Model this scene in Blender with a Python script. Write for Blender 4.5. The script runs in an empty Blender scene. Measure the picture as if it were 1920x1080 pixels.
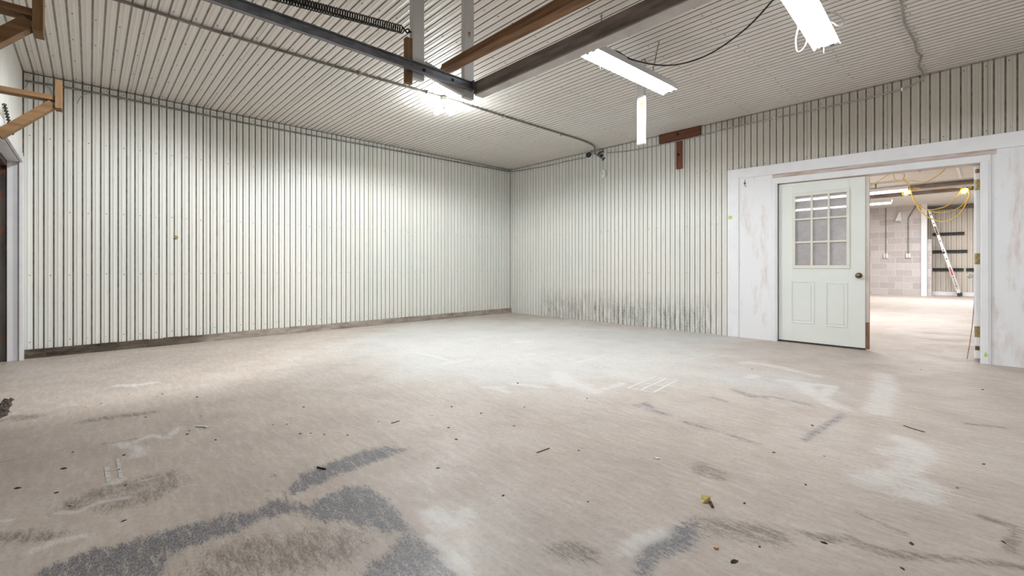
import bpy, bmesh, math, random
import numpy as np
from mathutils import Vector, Matrix

random.seed(11)
scene = bpy.context.scene
COL = scene.collection
PI = math.pi

# ------------------------------------------------------------------ camera, world, light, exposure
cam_data = bpy.data.cameras.new('camera')
cam = bpy.data.objects.new('camera', cam_data)
COL.objects.link(cam)
cam_data.sensor_width = 36.0
cam_data.lens = 841.0 / 1920.0 * 36.0
cam_data.shift_y = -40.0 / 1920.0
cam_data.clip_start = 0.02
cam.location = (6.894, -6.451, 0.96)
cam.rotation_euler = (PI / 2, 0, math.atan2(0.7281, 0.6857))
scene.camera = cam

world = bpy.data.worlds.new('world')
scene.world = world
world.use_nodes = True
world.node_tree.nodes['Background'].inputs[0].default_value = (0.86, 0.93, 1.0, 1)
world.node_tree.nodes['Background'].inputs[1].default_value = 0.25

scene.view_settings.view_transform = 'Standard'
scene.view_settings.look = 'None'
scene.view_settings.exposure = 0.12
scene.view_settings.gamma = 1.0
scene.view_settings.use_curve_mapping = False

def area_light(name, loc, size, power, color=(1, 1, 1), rot=(0, 0, 0)):
    l = bpy.data.lights.new(name, 'AREA')
    l.shape = 'RECTANGLE'
    l.size, l.size_y = size
    l.energy = power
    l.color = color
    o = bpy.data.objects.new(name, l)
    COL.objects.link(o)
    o.location = loc
    o.rotation_euler = rot
    return o

def spot_light(name, loc, aim, power, angle, color=(1, 1, 1)):
    l = bpy.data.lights.new(name, 'SPOT')
    l.energy = power
    l.spot_size = math.radians(angle); l.spot_blend = 0.55; l.shadow_soft_size = 0.12
    l.color = color
    o = bpy.data.objects.new(name, l)
    COL.objects.link(o)
    o.location = loc
    o.rotation_euler = (Vector(aim) - Vector(loc)).to_track_quat('-Z', 'Y').to_euler()
    return o

# unseen fill spots added off frame; unseen area lights added to the next room
spot_light('side_fill_spot', (3.3, -5.6, 2.95), (0.5, -6.3, 0.35), 225, 88, (0.95, 0.98, 1.0))
spot_light('rear_fill_spot', (8.2, -5.8, 2.3), (6.3, 0.0, 1.9), 260, 62, (0.95, 0.98, 1.0))
area_light('next_room_light', (3.6, 4.0, 2.9), (2.4, 0.3), 255, (0.96, 0.98, 1.0))
area_light('next_room_light', (6.2, 10.6, 2.9), (2.4, 0.3), 205, (0.96, 0.98, 1.0))
TUBE_POWER = 96.0
BULB_POWER = 390.0
BULB_BEAM = 112.0

# ------------------------------------------------------------------ helpers
def link(o, parent=None):
    COL.objects.link(o)
    if parent is not None:
        o.parent = parent
    return o

class MB:
    """collects shapes into one mesh"""
    def __init__(self):
        self.v, self.f, self.m, self.s = [], [], [], []
    def add(self, verts, faces, mat=0, smooth=False):
        b = len(self.v)
        self.v += [tuple(p) for p in verts]
        for f in faces:
            self.f.append([i + b for i in f]); self.m.append(mat); self.s.append(smooth)
    def box(self, x0, x1, y0, y1, z0, z1, mat=0, M=None):
        vs = [(x, y, z) for x in (x0, x1) for y in (y0, y1) for z in (z0, z1)]
        if M is not None: vs = [M @ Vector(p) for p in vs]
        self.add(vs, [(0, 1, 3, 2), (4, 6, 7, 5), (0, 4, 5, 1), (2, 3, 7, 6), (0, 2, 6, 4), (1, 5, 7, 3)], mat)
        return self
    def prism(self, pts, y0, y1, mat=0, M=None, axis='y'):
        n = len(pts)
        def P(a, b, t):
            p = {'y': (a, t, b), 'x': (t, a, b), 'z': (a, b, t)}[axis]
            return M @ Vector(p) if M is not None else p
        vs = [P(a, b, y0) for a, b in pts] + [P(a, b, y1) for a, b in pts]
        fs = [tuple(range(n))[::-1], tuple(range(n, 2 * n))]
        fs += [(i, (i + 1) % n, n + (i + 1) % n, n + i) for i in range(n)]
        self.add(vs, fs, mat)
        return self
    def bar(self, p, q, w, h, mat=0, up=(0, 0, 1)):
        """rectangular bar from p to q; w across, h along 'up'"""
        p, q = Vector(p), Vector(q)
        d = (q - p).normalized(); u = Vector(up)
        s = d.cross(u).normalized(); u = s.cross(d).normalized()
        vs = [c + s * a * w / 2 + u * b * h / 2 for c in (p, q) for a, b in ((-1, -1), (1, -1), (1, 1), (-1, 1))]
        self.add(vs, [(3, 2, 1, 0), (4, 5, 6, 7), (0, 1, 5, 4), (1, 2, 6, 5), (2, 3, 7, 6), (3, 0, 4, 7)], mat)
        return self
    def tube(self, pts, r, seg=8, mat=0, closed=False, caps=True):
        pts = [Vector(p) for p in pts]
        n = len(pts)
        ref = None; rings = []
        for i, p in enumerate(pts):
            a = pts[i - 1] if (i > 0 or closed) else p
            b = pts[(i + 1) % n] if (i < n - 1 or closed) else p
            d = (b - a).normalized()
            if ref is None:
                ref = Vector((0, 0, 1)) if abs(d.z) < 0.9 else Vector((1, 0, 0))
            s = d.cross(ref).normalized(); ref = s.cross(d).normalized()
            rr = r[i] if isinstance(r, (list, tuple)) else r
            rings.append([p + (s * math.cos(2 * PI * k / seg) + ref * math.sin(2 * PI * k / seg)) * rr for k in range(seg)])
        vs = [q for ring in rings for q in ring]
        fs = []
        for i in range(n if closed else n - 1):
            j = (i + 1) % n
            for k in range(seg):
                fs.append((i * seg + k, i * seg + (k + 1) % seg, j * seg + (k + 1) % seg, j * seg + k))
        self.add(vs, fs, mat, True)
        if caps and not closed:
            self.add(rings[0], [tuple(range(seg))[::-1]], mat); self.add(rings[-1], [tuple(range(seg))], mat)
        return self
    def lathe(self, prof, seg=24, mat=0, M=None, caps=True):
        """prof: (radius, height) along local z"""
        vs = [(r * math.cos(2 * PI * k / seg), r * math.sin(2 * PI * k / seg), h) for r, h in prof for k in range(seg)]
        if M is not None: vs = [M @ Vector(p) for p in vs]
        fs = [(i * seg + k, i * seg + (k + 1) % seg, (i + 1) * seg + (k + 1) % seg, (i + 1) * seg + k)
              for i in range(len(prof) - 1) for k in range(seg)]
        self.add(vs, fs, mat, True)
        if caps:
            n = len(prof)
            self.add(vs[:seg], [tuple(range(seg))[::-1]], mat); self.add(vs[(n - 1) * seg:], [tuple(range(seg))], mat)
        return self
    def build(self, name, mats, parent=None, bevel=0.0, loc=None):
        me = bpy.data.meshes.new(name)
        vs = self.v
        if loc is not None:
            L = Vector(loc); vs = [tuple(Vector(p) - L) for p in vs]
        me.from_pydata(vs, [], self.f)
        if not isinstance(mats, (list, tuple)): mats = [mats]
        for m in mats: me.materials.append(m)
        me.polygons.foreach_set('material_index', self.m)
        me.polygons.foreach_set('use_smooth', self.s)
        me.update()
        bm = bmesh.new(); bm.from_mesh(me)
        bmesh.ops.recalc_face_normals(bm, faces=bm.faces)
        bm.to_mesh(me); bm.free()
        o = bpy.data.objects.new(name, me)
        link(o, parent)
        if loc is not None: o.location = loc
        if bevel:
            b = o.modifiers.new('bevel', 'BEVEL'); b.width = bevel; b.segments = 2; b.limit_method = 'ANGLE'
        return o

def spline(pts, n=8):
    P = [Vector(p) for p in pts]
    out = []
    for i in range(len(P) - 1):
        a = P[i - 1] if i else P[0] * 2 - P[1]
        b, c = P[i], P[i + 1]
        d = P[i + 2] if i + 2 < len(P) else c * 2 - b
        for k in range(n):
            t = k / n
            out.append(0.5 * ((2 * b) + (c - a) * t + (2 * a - 5 * b + 4 * c - d) * t * t + (3 * b - a - 3 * c + d) * t ** 3))
    out.append(P[-1])
    return out

def empty(name, loc, label, cat, group=None):
    o = bpy.data.objects.new(name, None)
    o.empty_display_size = 0.1
    link(o); o.location = loc
    return tag(o, label, cat, group)

def tag(o, label, cat, group=None):
    o['label'] = label; o['category'] = cat
    if group: o['group'] = group
    return o

def struct(o, label, cat='structure'):
    o['kind'] = 'structure'; o['label'] = label; o['category'] = cat
    return o

def keep(child, parent):
    """parent while keeping the world place (no rotations in use)"""
    child.parent = parent
    child.matrix_parent_inverse = parent.matrix_world.inverted() if False else Matrix.Translation(-Vector(parent.location))
    return child

def part(mb, name, mats, root, bevel=0.0):
    """mb is in world coordinates, root is an unrotated thing"""
    o = mb.build(name, mats, None, bevel)
    return keep(o, root)

# ------------------------------------------------------------------ materials
def new_mat(name):
    m = bpy.data.materials.new(name); m.use_nodes = True
    nt = m.node_tree
    return m, nt, nt.nodes, nt.links, nt.nodes['Principled BSDF']

def node(nodes, typ, **kw):
    n = nodes.new(typ)
    for k, v in kw.items(): setattr(n, k, v)
    return n

def noise(nt, scale, detail=4, rough=0.55, vec=None, stretch=None):
    if vec is None:
        tc = node(nt.nodes, 'ShaderNodeTexCoord'); vec = tc.outputs['Object']
    if stretch:
        mp = node(nt.nodes, 'ShaderNodeMapping'); mp.inputs['Scale'].default_value = stretch
        nt.links.new(vec, mp.inputs['Vector']); vec = mp.outputs['Vector']
    n = node(nt.nodes, 'ShaderNodeTexNoise')
    n.inputs['Scale'].default_value = scale; n.inputs['Detail'].default_value = detail; n.inputs['Roughness'].default_value = rough
    nt.links.new(vec, n.inputs['Vector'])
    return n.outputs['Fac']

def ramp(nt, fac, stops):
    r = node(nt.nodes, 'ShaderNodeValToRGB')
    e = r.color_ramp.elements
    while len(e) < len(stops): e.new(0.5)
    for el, (p, c) in zip(e, stops):
        el.position = p
        el.color = (c, c, c, 1) if isinstance(c, (int, float)) else (*c, 1)
    nt.links.new(fac, r.inputs['Fac'])
    return r.outputs['Color']

def mix(nt, fac, a, b, mode='MIX'):
    m = node(nt.nodes, 'ShaderNodeMix', data_type='RGBA', blend_type=mode)
    if isinstance(fac, (int, float)): m.inputs[0].default_value = fac
    else: nt.links.new(fac, m.inputs[0])
    for i, s in ((6, a), (7, b)):
        if isinstance(s, tuple): m.inputs[i].default_value = (*s, 1)
        else: nt.links.new(s, m.inputs[i])
    return m.outputs[2]

def math_node(nt, op, a, b=None, c=None, clamp=False):
    m = node(nt.nodes, 'ShaderNodeMath', operation=op); m.use_clamp = clamp
    for i, s in enumerate((a, b, c)):
        if s is None: continue
        if isinstance(s, (int, float)): m.inputs[i].default_value = s
        else: nt.links.new(s, m.inputs[i])
    return m.outputs[0]

def bump(nt, fac, bsdf, strength=0.2, dist=0.002):
    b = node(nt.nodes, 'ShaderNodeBump'); b.inputs['Strength'].default_value = strength; b.inputs['Distance'].default_value = dist
    nt.links.new(fac, b.inputs['Height']); nt.links.new(b.outputs['Normal'], bsdf.inputs['Normal'])

def mottled(name, a, b, scale=6, rough=0.6, metal=0.0, stretch=None, bump_s=0.0, detail=5, lo=0.35, hi=0.65, spots=None):
    m, nt, N, L, bs = new_mat(name)
    f = noise(nt, scale, detail, stretch=stretch)
    c = ramp(nt, f, [(lo, a), (hi, b)])
    if spots:
        col, sc, th = spots
        c = mix(nt, ramp(nt, noise(nt, sc, 3), [(th, 0.0), (th + 0.03, 1.0)]), c, col)
    L.new(c, bs.inputs['Base Color'])
    bs.inputs['Roughness'].default_value = rough; bs.inputs['Metallic'].default_value = metal
    if bump_s: bump(nt, f, bs, bump_s)
    return m

def wood(name, a, b, axis, scale=1.0, rough=0.7):
    st = {'x': (1.2, 22, 22), 'y': (22, 1.2, 22), 'z': (22, 22, 1.2)}[axis]
    m, nt, N, L, bs = new_mat(name)
    f = noise(nt, 1.6 * scale, 6, 0.6, stretch=st)
    f2 = noise(nt, 5, 3)
    c = mix(nt, f2, ramp(nt, f, [(0.32, a), (0.68, b)]), a, 'MULTIPLY')
    c = mix(nt, 0.35, ramp(nt, f, [(0.32, a), (0.68, b)]), c)
    L.new(c, bs.inputs['Base Color']); bs.inputs['Roughness'].default_value = rough
    bump(nt, f, bs, 0.3, 0.002)
    return m

def glow(name, color, strength):
    m, nt, N, L, bs = new_mat(name)
    bs.inputs['Base Color'].default_value = (*color, 1)
    bs.inputs['Emission Color'].default_value = (*color, 1); bs.inputs['Emission Strength'].default_value = strength
    return m

def panel_paint(name, base, dirt=0.25, axis='z', scuff=None, tan_upper=None):
    """old painted ribbed sheet: slight colour drift from sheet to sheet, specks and runs"""
    m, nt, N, L, bs = new_mat(name)
    st = {'z': (9, 9, 0.7), 'x': (0.7, 9, 9)}[axis]
    f = noise(nt, 1.0, 5, 0.6, stretch=st)
    g = noise(nt, 0.7, 3)
    a = tuple(c * 0.93 for c in base)
    warm = (base[0] * 1.0, base[1] * 0.965, base[2] * 0.95)
    c = mix(nt, ramp(nt, f, [(0.35, 0.0), (0.65, 1.0)]), base, a)
    c = mix(nt, ramp(nt, g, [(0.4, 0.0), (0.6, 1.0)]), c, warm)
    sp = ramp(nt, noise(nt, 38, 3), [(0.70, 0.0), (0.735, 1.0)])
    sp2 = ramp(nt, noise(nt, 3.1, 4), [(0.5, 0.0), (0.68, 1.0)])
    c = mix(nt, math_node(nt, 'MULTIPLY', sp, math_node(nt, 'MULTIPLY', sp2, dirt)), c, (0.16, 0.13, 0.10))
    rn = ramp(nt, noise(nt, 2.2, 5, 0.65, stretch=(16, 16, 1.1) if axis == 'z' else (1.1, 16, 16)), [(0.60, 0.0), (0.78, 1.0)])
    c = mix(nt, math_node(nt, 'MULTIPLY', rn, dirt), c, (0.33, 0.28, 0.22))
    if scuff:
        x0, x1, z0, z1, colr, k = scuff
        tc = node(N, 'ShaderNodeTexCoord'); sx = node(N, 'ShaderNodeSeparateXYZ'); L.new(tc.outputs['Object'], sx.inputs[0])
        def win(v, lo, hi, soft):
            u = math_node(nt, 'DIVIDE', math_node(nt, 'SUBTRACT', v, lo - soft), soft, clamp=True)
            w = math_node(nt, 'DIVIDE', math_node(nt, 'SUBTRACT', hi + soft, v), soft, clamp=True)
            return math_node(nt, 'MULTIPLY', u, w)
        wmask = math_node(nt, 'MULTIPLY', win(sx.outputs['X'], x0, x1, 0.35), win(sx.outputs['Z'], z0, z1, 0.32))
        sc = ramp(nt, noise(nt, 3.0, 6, 0.7, stretch=(7, 7, 1.0)), [(0.40, 0.0), (0.66, 1.0)])
        fine = ramp(nt, noise(nt, 60, 2), [(0.35, 0.3), (0.6, 1.0)])
        c = mix(nt, math_node(nt, 'MULTIPLY', math_node(nt, 'MULTIPLY', wmask, math_node(nt, 'MULTIPLY', sc, fine)), k), c, colr)
        if tan_upper:
            fx0, fx1, fz0, fz1, fcol = tan_upper
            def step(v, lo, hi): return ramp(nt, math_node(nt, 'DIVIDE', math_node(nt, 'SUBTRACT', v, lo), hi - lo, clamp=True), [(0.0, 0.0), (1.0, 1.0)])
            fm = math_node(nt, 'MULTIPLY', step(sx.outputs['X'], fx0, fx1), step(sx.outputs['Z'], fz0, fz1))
            c = mix(nt, math_node(nt, 'MULTIPLY', fm, ramp(nt, f, [(0.2, 0.85), (0.8, 1.0)])), c, fcol)  # sheet colour blends to tan towards the top and the right
    L.new(c, bs.inputs['Base Color'])
    bs.inputs['Roughness'].default_value = 0.42
    return m

M = {}
M['wall'] = panel_paint('wall_paint', (0.79, 0.80, 0.755), 0.5)
M['wall_b'] = panel_paint('wall_paint_scuffed', (0.77, 0.775, 0.73), 0.45, scuff=(1.1, 4.05, -0.1, 0.28, (0.15, 0.145, 0.14), 0.95), tan_upper=(2.6, 5.8, 1.7, 2.5, (0.44, 0.395, 0.325)))
M['ceil'] = panel_paint('ceiling_paint', (0.78, 0.75, 0.70), 0.35, 'x')
M['groove'] = mottled('groove_brown', (0.13, 0.11, 0.09), (0.26, 0.22, 0.185), 14, 0.9)  # darker brown for groove bottoms and joint strips
M['groove_ceil'] = mottled('groove_grey', (0.34, 0.31, 0.275), (0.46, 0.43, 0.385), 10, 0.9)  # greyer tone for the ceiling grooves
M['screw'] = mottled('screw_steel', (0.10, 0.085, 0.07), (0.22, 0.19, 0.16), 60, 0.6, 0.3)
def sill_mat():
    m, nt, N, L, bs = new_mat('sill_concrete')
    tc = node(N, 'ShaderNodeTexCoord'); sx = node(N, 'ShaderNodeSeparateXYZ'); L.new(tc.outputs['Object'], sx.inputs[0])
    f = noise(nt, 7, 6, 0.7, stretch=(1, 0.5, 2))
    g = noise(nt, 1.3, 3)
    wet = ramp(nt, math_node(nt, 'ADD', math_node(nt, 'MULTIPLY', math_node(nt, 'ADD', sx.outputs['Y'], 5.35), 1.3), math_node(nt, 'MULTIPLY', g, 1.4)), [(0.45, 1.0), (0.75, 0.0)])
    dry = ramp(nt, f, [(0.32, (0.20, 0.165, 0.135)), (0.66, (0.44, 0.385, 0.33))])
    L.new(mix(nt, wet, dry, ramp(nt, f, [(0.35, (0.022, 0.017, 0.013)), (0.70, (0.20, 0.155, 0.115))])), bs.inputs['Base Color'])
    bs.inputs['Roughness'].default_value = 0.9
    bump(nt, f, bs, 0.5, 0.004)
    return m
M['sill'] = None
M['trim'] = mottled('white_trim_paint', (0.81, 0.81, 0.83), (0.86, 0.86, 0.875), 5, 0.5, spots=((0.30, 0.24, 0.20), 34, 0.76))
M['ply'] = None
M['door'] = mottled('door_paint', (0.78, 0.81, 0.765), (0.81, 0.835, 0.80), 2.5, 0.42)
M['cream'] = mottled('cream_plastic', (0.76, 0.735, 0.66), (0.80, 0.775, 0.70), 6, 0.5)
M['bare_edge'] = wood('bare_door_edge', (0.20, 0.10, 0.06), (0.36, 0.20, 0.13), 'z')
M['edge_paint'] = mottled('edge_paint', (0.60, 0.50, 0.44), (0.74, 0.68, 0.62), 7, 0.6, stretch=(1, 1, 0.3))
M['bronze'] = mottled('bronze', (0.13, 0.075, 0.04), (0.24, 0.15, 0.08), 40, 0.32, 0.9)
M['brass'] = mottled('old_brass', (0.34, 0.26, 0.11), (0.46, 0.37, 0.18), 30, 0.45, 0.7)
M['steel'] = mottled('galvanised_steel', (0.16, 0.17, 0.19), (0.27, 0.28, 0.31), 14, 0.42, 0.75, stretch=(4, 1, 4))
M['dark_steel'] = mottled('dark_spring_steel', (0.02, 0.02, 0.02), (0.05, 0.045, 0.04), 30, 0.5, 0.6)
M['conduit'] = mottled('conduit_metal', (0.25, 0.245, 0.23), (0.42, 0.41, 0.39), 12, 0.5, 0.4)
M['conduit_dark'] = mottled('grimy_conduit', (0.17, 0.155, 0.14), (0.32, 0.30, 0.27), 9, 0.6, 0.3)
M['cable'] = mottled('grey_cable', (0.30, 0.285, 0.265), (0.42, 0.40, 0.375), 12, 0.7)
M['black_cable'] = mottled('black_cable', (0.035, 0.033, 0.035), (0.07, 0.065, 0.065), 20, 0.6)
M['black'] = mottled('black_rubber', (0.02, 0.019, 0.018), (0.05, 0.046, 0.042), 20, 0.6)
M['old_wood_y'] = wood('old_brown_timber_y', (0.16, 0.075, 0.03), (0.36, 0.19, 0.085), 'y')
M['old_wood_x'] = wood('old_brown_timber_x', (0.15, 0.065, 0.025), (0.40, 0.21, 0.10), 'x')
M['old_wood_z'] = wood('old_brown_timber_z', (0.16, 0.08, 0.03), (0.36, 0.20, 0.09), 'z')
M['new_wood_y'] = wood('new_timber_y', (0.18, 0.092, 0.033), (0.31, 0.175, 0.075), 'y')
M['new_wood_z'] = wood('new_timber_z', (0.20, 0.105, 0.038), (0.32, 0.185, 0.085), 'z')
M['red_wood_x'] = wood('red_brown_timber_x', (0.10, 0.03, 0.014), (0.22, 0.075, 0.035), 'x')
M['red_wood_z'] = wood('red_brown_timber_z', (0.12, 0.035, 0.016), (0.25, 0.09, 0.04), 'z')
M['white_post'] = mottled('painted_post', (0.62, 0.60, 0.59), (0.72, 0.71, 0.70), 4, 0.6, stretch=(1, 1, 0.25), spots=((0.34, 0.21, 0.13), 9, 0.70))
M['worn_post'] = mottled('worn_painted_post', (0.70, 0.68, 0.67), (0.78, 0.77, 0.77), 4, 0.6, stretch=(1, 1, 0.25), spots=((0.42, 0.22, 0.11), 6, 0.66))
M['dirty_beam'] = mottled('grimy_beam', (0.13, 0.105, 0.095), (0.30, 0.255, 0.235), 7, 0.75, 0.0, stretch=(0.5, 3, 3), bump_s=0.2, detail=8)
M['beam_under'] = mottled('floorlit_beam_underside', (0.55, 0.52, 0.49), (0.68, 0.65, 0.62), 8, 0.7)  # light bounced off the floor, put into the underside colour
M['lamp_white'] = mottled('white_enamel', (0.80, 0.81, 0.83), (0.84, 0.85, 0.86), 3, 0.35)
M['socket'] = mottled('grey_socket', (0.10, 0.10, 0.105), (0.17, 0.17, 0.175), 20, 0.6)
M['tube'] = glow('lit_tube', (0.955, 0.985, 1.0), TUBE_POWER)
M['bulb'] = glow('lit_bulb', (0.925, 0.98, 1.0), BULB_POWER)
M['far_tube'] = glow('lit_far_tube', (1.0, 0.98, 0.94), 9.0)
M['warm_bulb'] = glow('lit_warm_bulb', (1.0, 0.66, 0.27), 22.0)
M['chain'] = mottled('chain_metal', (0.16, 0.15, 0.14), (0.26, 0.25, 0.23), 40, 0.5, 0.6)
M['white_plastic'] = mottled('white_plastic', (0.78, 0.79, 0.79), (0.84, 0.85, 0.85), 5, 0.4)
M['yellow'] = mottled('yellow_cord', (0.62, 0.42, 0.07), (0.74, 0.53, 0.12), 10, 0.5)
M['lime'] = mottled('lime_sticker', (0.42, 0.62, 0.16), (0.50, 0.70, 0.22), 8, 0.6)
M['rust_dark'] = mottled('rusty_dark_paint', (0.055, 0.045, 0.035), (0.12, 0.10, 0.08), 5, 0.7, stretch=(1, 1, 0.4), spots=((0.17, 0.06, 0.03), 5, 0.60))
M['alu'] = mottled('aluminium', (0.66, 0.66, 0.67), (0.76, 0.76, 0.77), 8, 0.35, 0.35)
M['red_label'] = mottled('red_label', (0.40, 0.05, 0.05), (0.52, 0.09, 0.08), 12, 0.5)
M['far_panel'] = panel_paint('next_room_panel', (0.66, 0.62, 0.55), 0.3)
M['far_ceiling'] = mottled('next_room_ceiling', (0.60, 0.57, 0.53), (0.70, 0.67, 0.63), 2.2, 0.7, stretch=(0.4, 5, 1))
M['crumb'] = mottled('dark_dirt', (0.035, 0.028, 0.022), (0.09, 0.07, 0.055), 60, 0.9)
M['twig'] = mottled('dry_twig', (0.10, 0.06, 0.04), (0.20, 0.13, 0.09), 40, 0.8)
M['scrap_white'] = mottled('white_scrap', (0.74, 0.78, 0.78), (0.82, 0.84, 0.84), 20, 0.6)
M['scrap_yellow'] = mottled('yellow_scrap', (0.72, 0.58, 0.16), (0.82, 0.70, 0.30), 30, 0.6)
M['scrap_orange'] = mottled('orange_scrap', (0.70, 0.32, 0.10), (0.78, 0.42, 0.16), 30, 0.6)

M['sill'] = sill_mat()
def plywood_mat():
    m, nt, N, L, bs = new_mat('worn_white_plywood')
    f = noise(nt, 2.2, 6, 0.65, stretch=(2.4, 2.4, 0.8))
    g = noise(nt, 9.0, 5, 0.7, stretch=(2.5, 2.5, 0.25))
    w = math_node(nt, 'MULTIPLY', ramp(nt, f, [(0.50, 0.0), (0.66, 1.0)]), ramp(nt, g, [(0.38, 0.0), (0.62, 1.0)]))
    c = mix(nt, math_node(nt, 'MULTIPLY', w, 0.75), (0.84, 0.84, 0.86), (0.62, 0.48, 0.41))
    sp = ramp(nt, noise(nt, 42, 3), [(0.735, 0.0), (0.76, 1.0)])
    c = mix(nt, sp, c, (0.20, 0.17, 0.15))
    L.new(c, bs.inputs['Base Color']); bs.inputs['Roughness'].default_value = 0.6
    bump(nt, g, bs, 0.25, 0.002)
    return m
M['ply'] = plywood_mat()

def strip_mat():
    m, nt, N, L, bs = new_mat('bare_pink_strip')
    f = noise(nt, 4.0, 6, 0.65, stretch=(0.8, 3, 6))
    L.new(ramp(nt, f, [(0.35, (0.44, 0.31, 0.25)), (0.62, (0.68, 0.62, 0.59))]), bs.inputs['Base Color']); bs.inputs['Roughness'].default_value = 0.7
    return m
M['strip'] = strip_mat()

def glass_mat():
    m, nt, N, L, bs = new_mat('dusty_window_glass')
    tr = node(N, 'ShaderNodeBsdfTransparent'); tr.inputs[0].default_value = (0.92, 0.93, 0.94, 1)
    gl = node(N, 'ShaderNodeBsdfGlossy'); gl.inputs['Roughness'].default_value = 0.04
    df = node(N, 'ShaderNodeBsdfDiffuse'); df.inputs[0].default_value = (0.62, 0.60, 0.61, 1)
    f = ramp(nt, noise(nt, 7, 6, 0.7), [(0.3, 0.42), (0.7, 0.68)])
    m1 = node(N, 'ShaderNodeMixShader'); L.new(f, m1.inputs[0]); L.new(tr.outputs[0], m1.inputs[1]); L.new(df.outputs[0], m1.inputs[2])
    m2 = node(N, 'ShaderNodeMixShader'); m2.inputs[0].default_value = 0.07; L.new(m1.outputs[0], m2.inputs[1]); L.new(gl.outputs[0], m2.inputs[2])
    L.new(m2.outputs[0], N['Material Output'].inputs['Surface'])
    return m
M['glass'] = glass_mat()

def block_mat():
    m, nt, N, L, bs = new_mat('concrete_block')
    tc = node(N, 'ShaderNodeTexCoord'); sx = node(N, 'ShaderNodeSeparateXYZ'); L.new(tc.outputs['Object'], sx.inputs[0])
    cx = node(N, 'ShaderNodeCombineXYZ'); L.new(sx.outputs['X'], cx.inputs[0]); L.new(sx.outputs['Z'], cx.inputs[1])
    b = node(N, 'ShaderNodeTexBrick'); L.new(cx.outputs[0], b.inputs['Vector'])
    b.inputs['Scale'].default_value = 1.0; b.inputs['Brick Width'].default_value = 0.43; b.inputs['Row Height'].default_value = 0.215
    b.inputs['Mortar Size'].default_value = 0.009; b.inputs['Bias'].default_value = -0.1
    b.inputs['Color1'].default_value = (0.62, 0.57, 0.56, 1); b.inputs['Color2'].default_value = (0.40, 0.35, 0.345, 1); b.inputs['Mortar'].default_value = (0.66, 0.63, 0.61, 1)
    f = noise(nt, 24, 5, 0.7)
    L.new(mix(nt, 0.35, b.outputs['Color'], ramp(nt, f, [(0.3, (0.30, 0.27, 0.265)), (0.7, (0.75, 0.71, 0.70))])), bs.inputs['Base Color'])
    bs.inputs['Roughness'].default_value = 0.9
    bump(nt, b.outputs['Fac'], bs, -0.6, 0.006)
    return m
M['block'] = block_mat()

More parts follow.
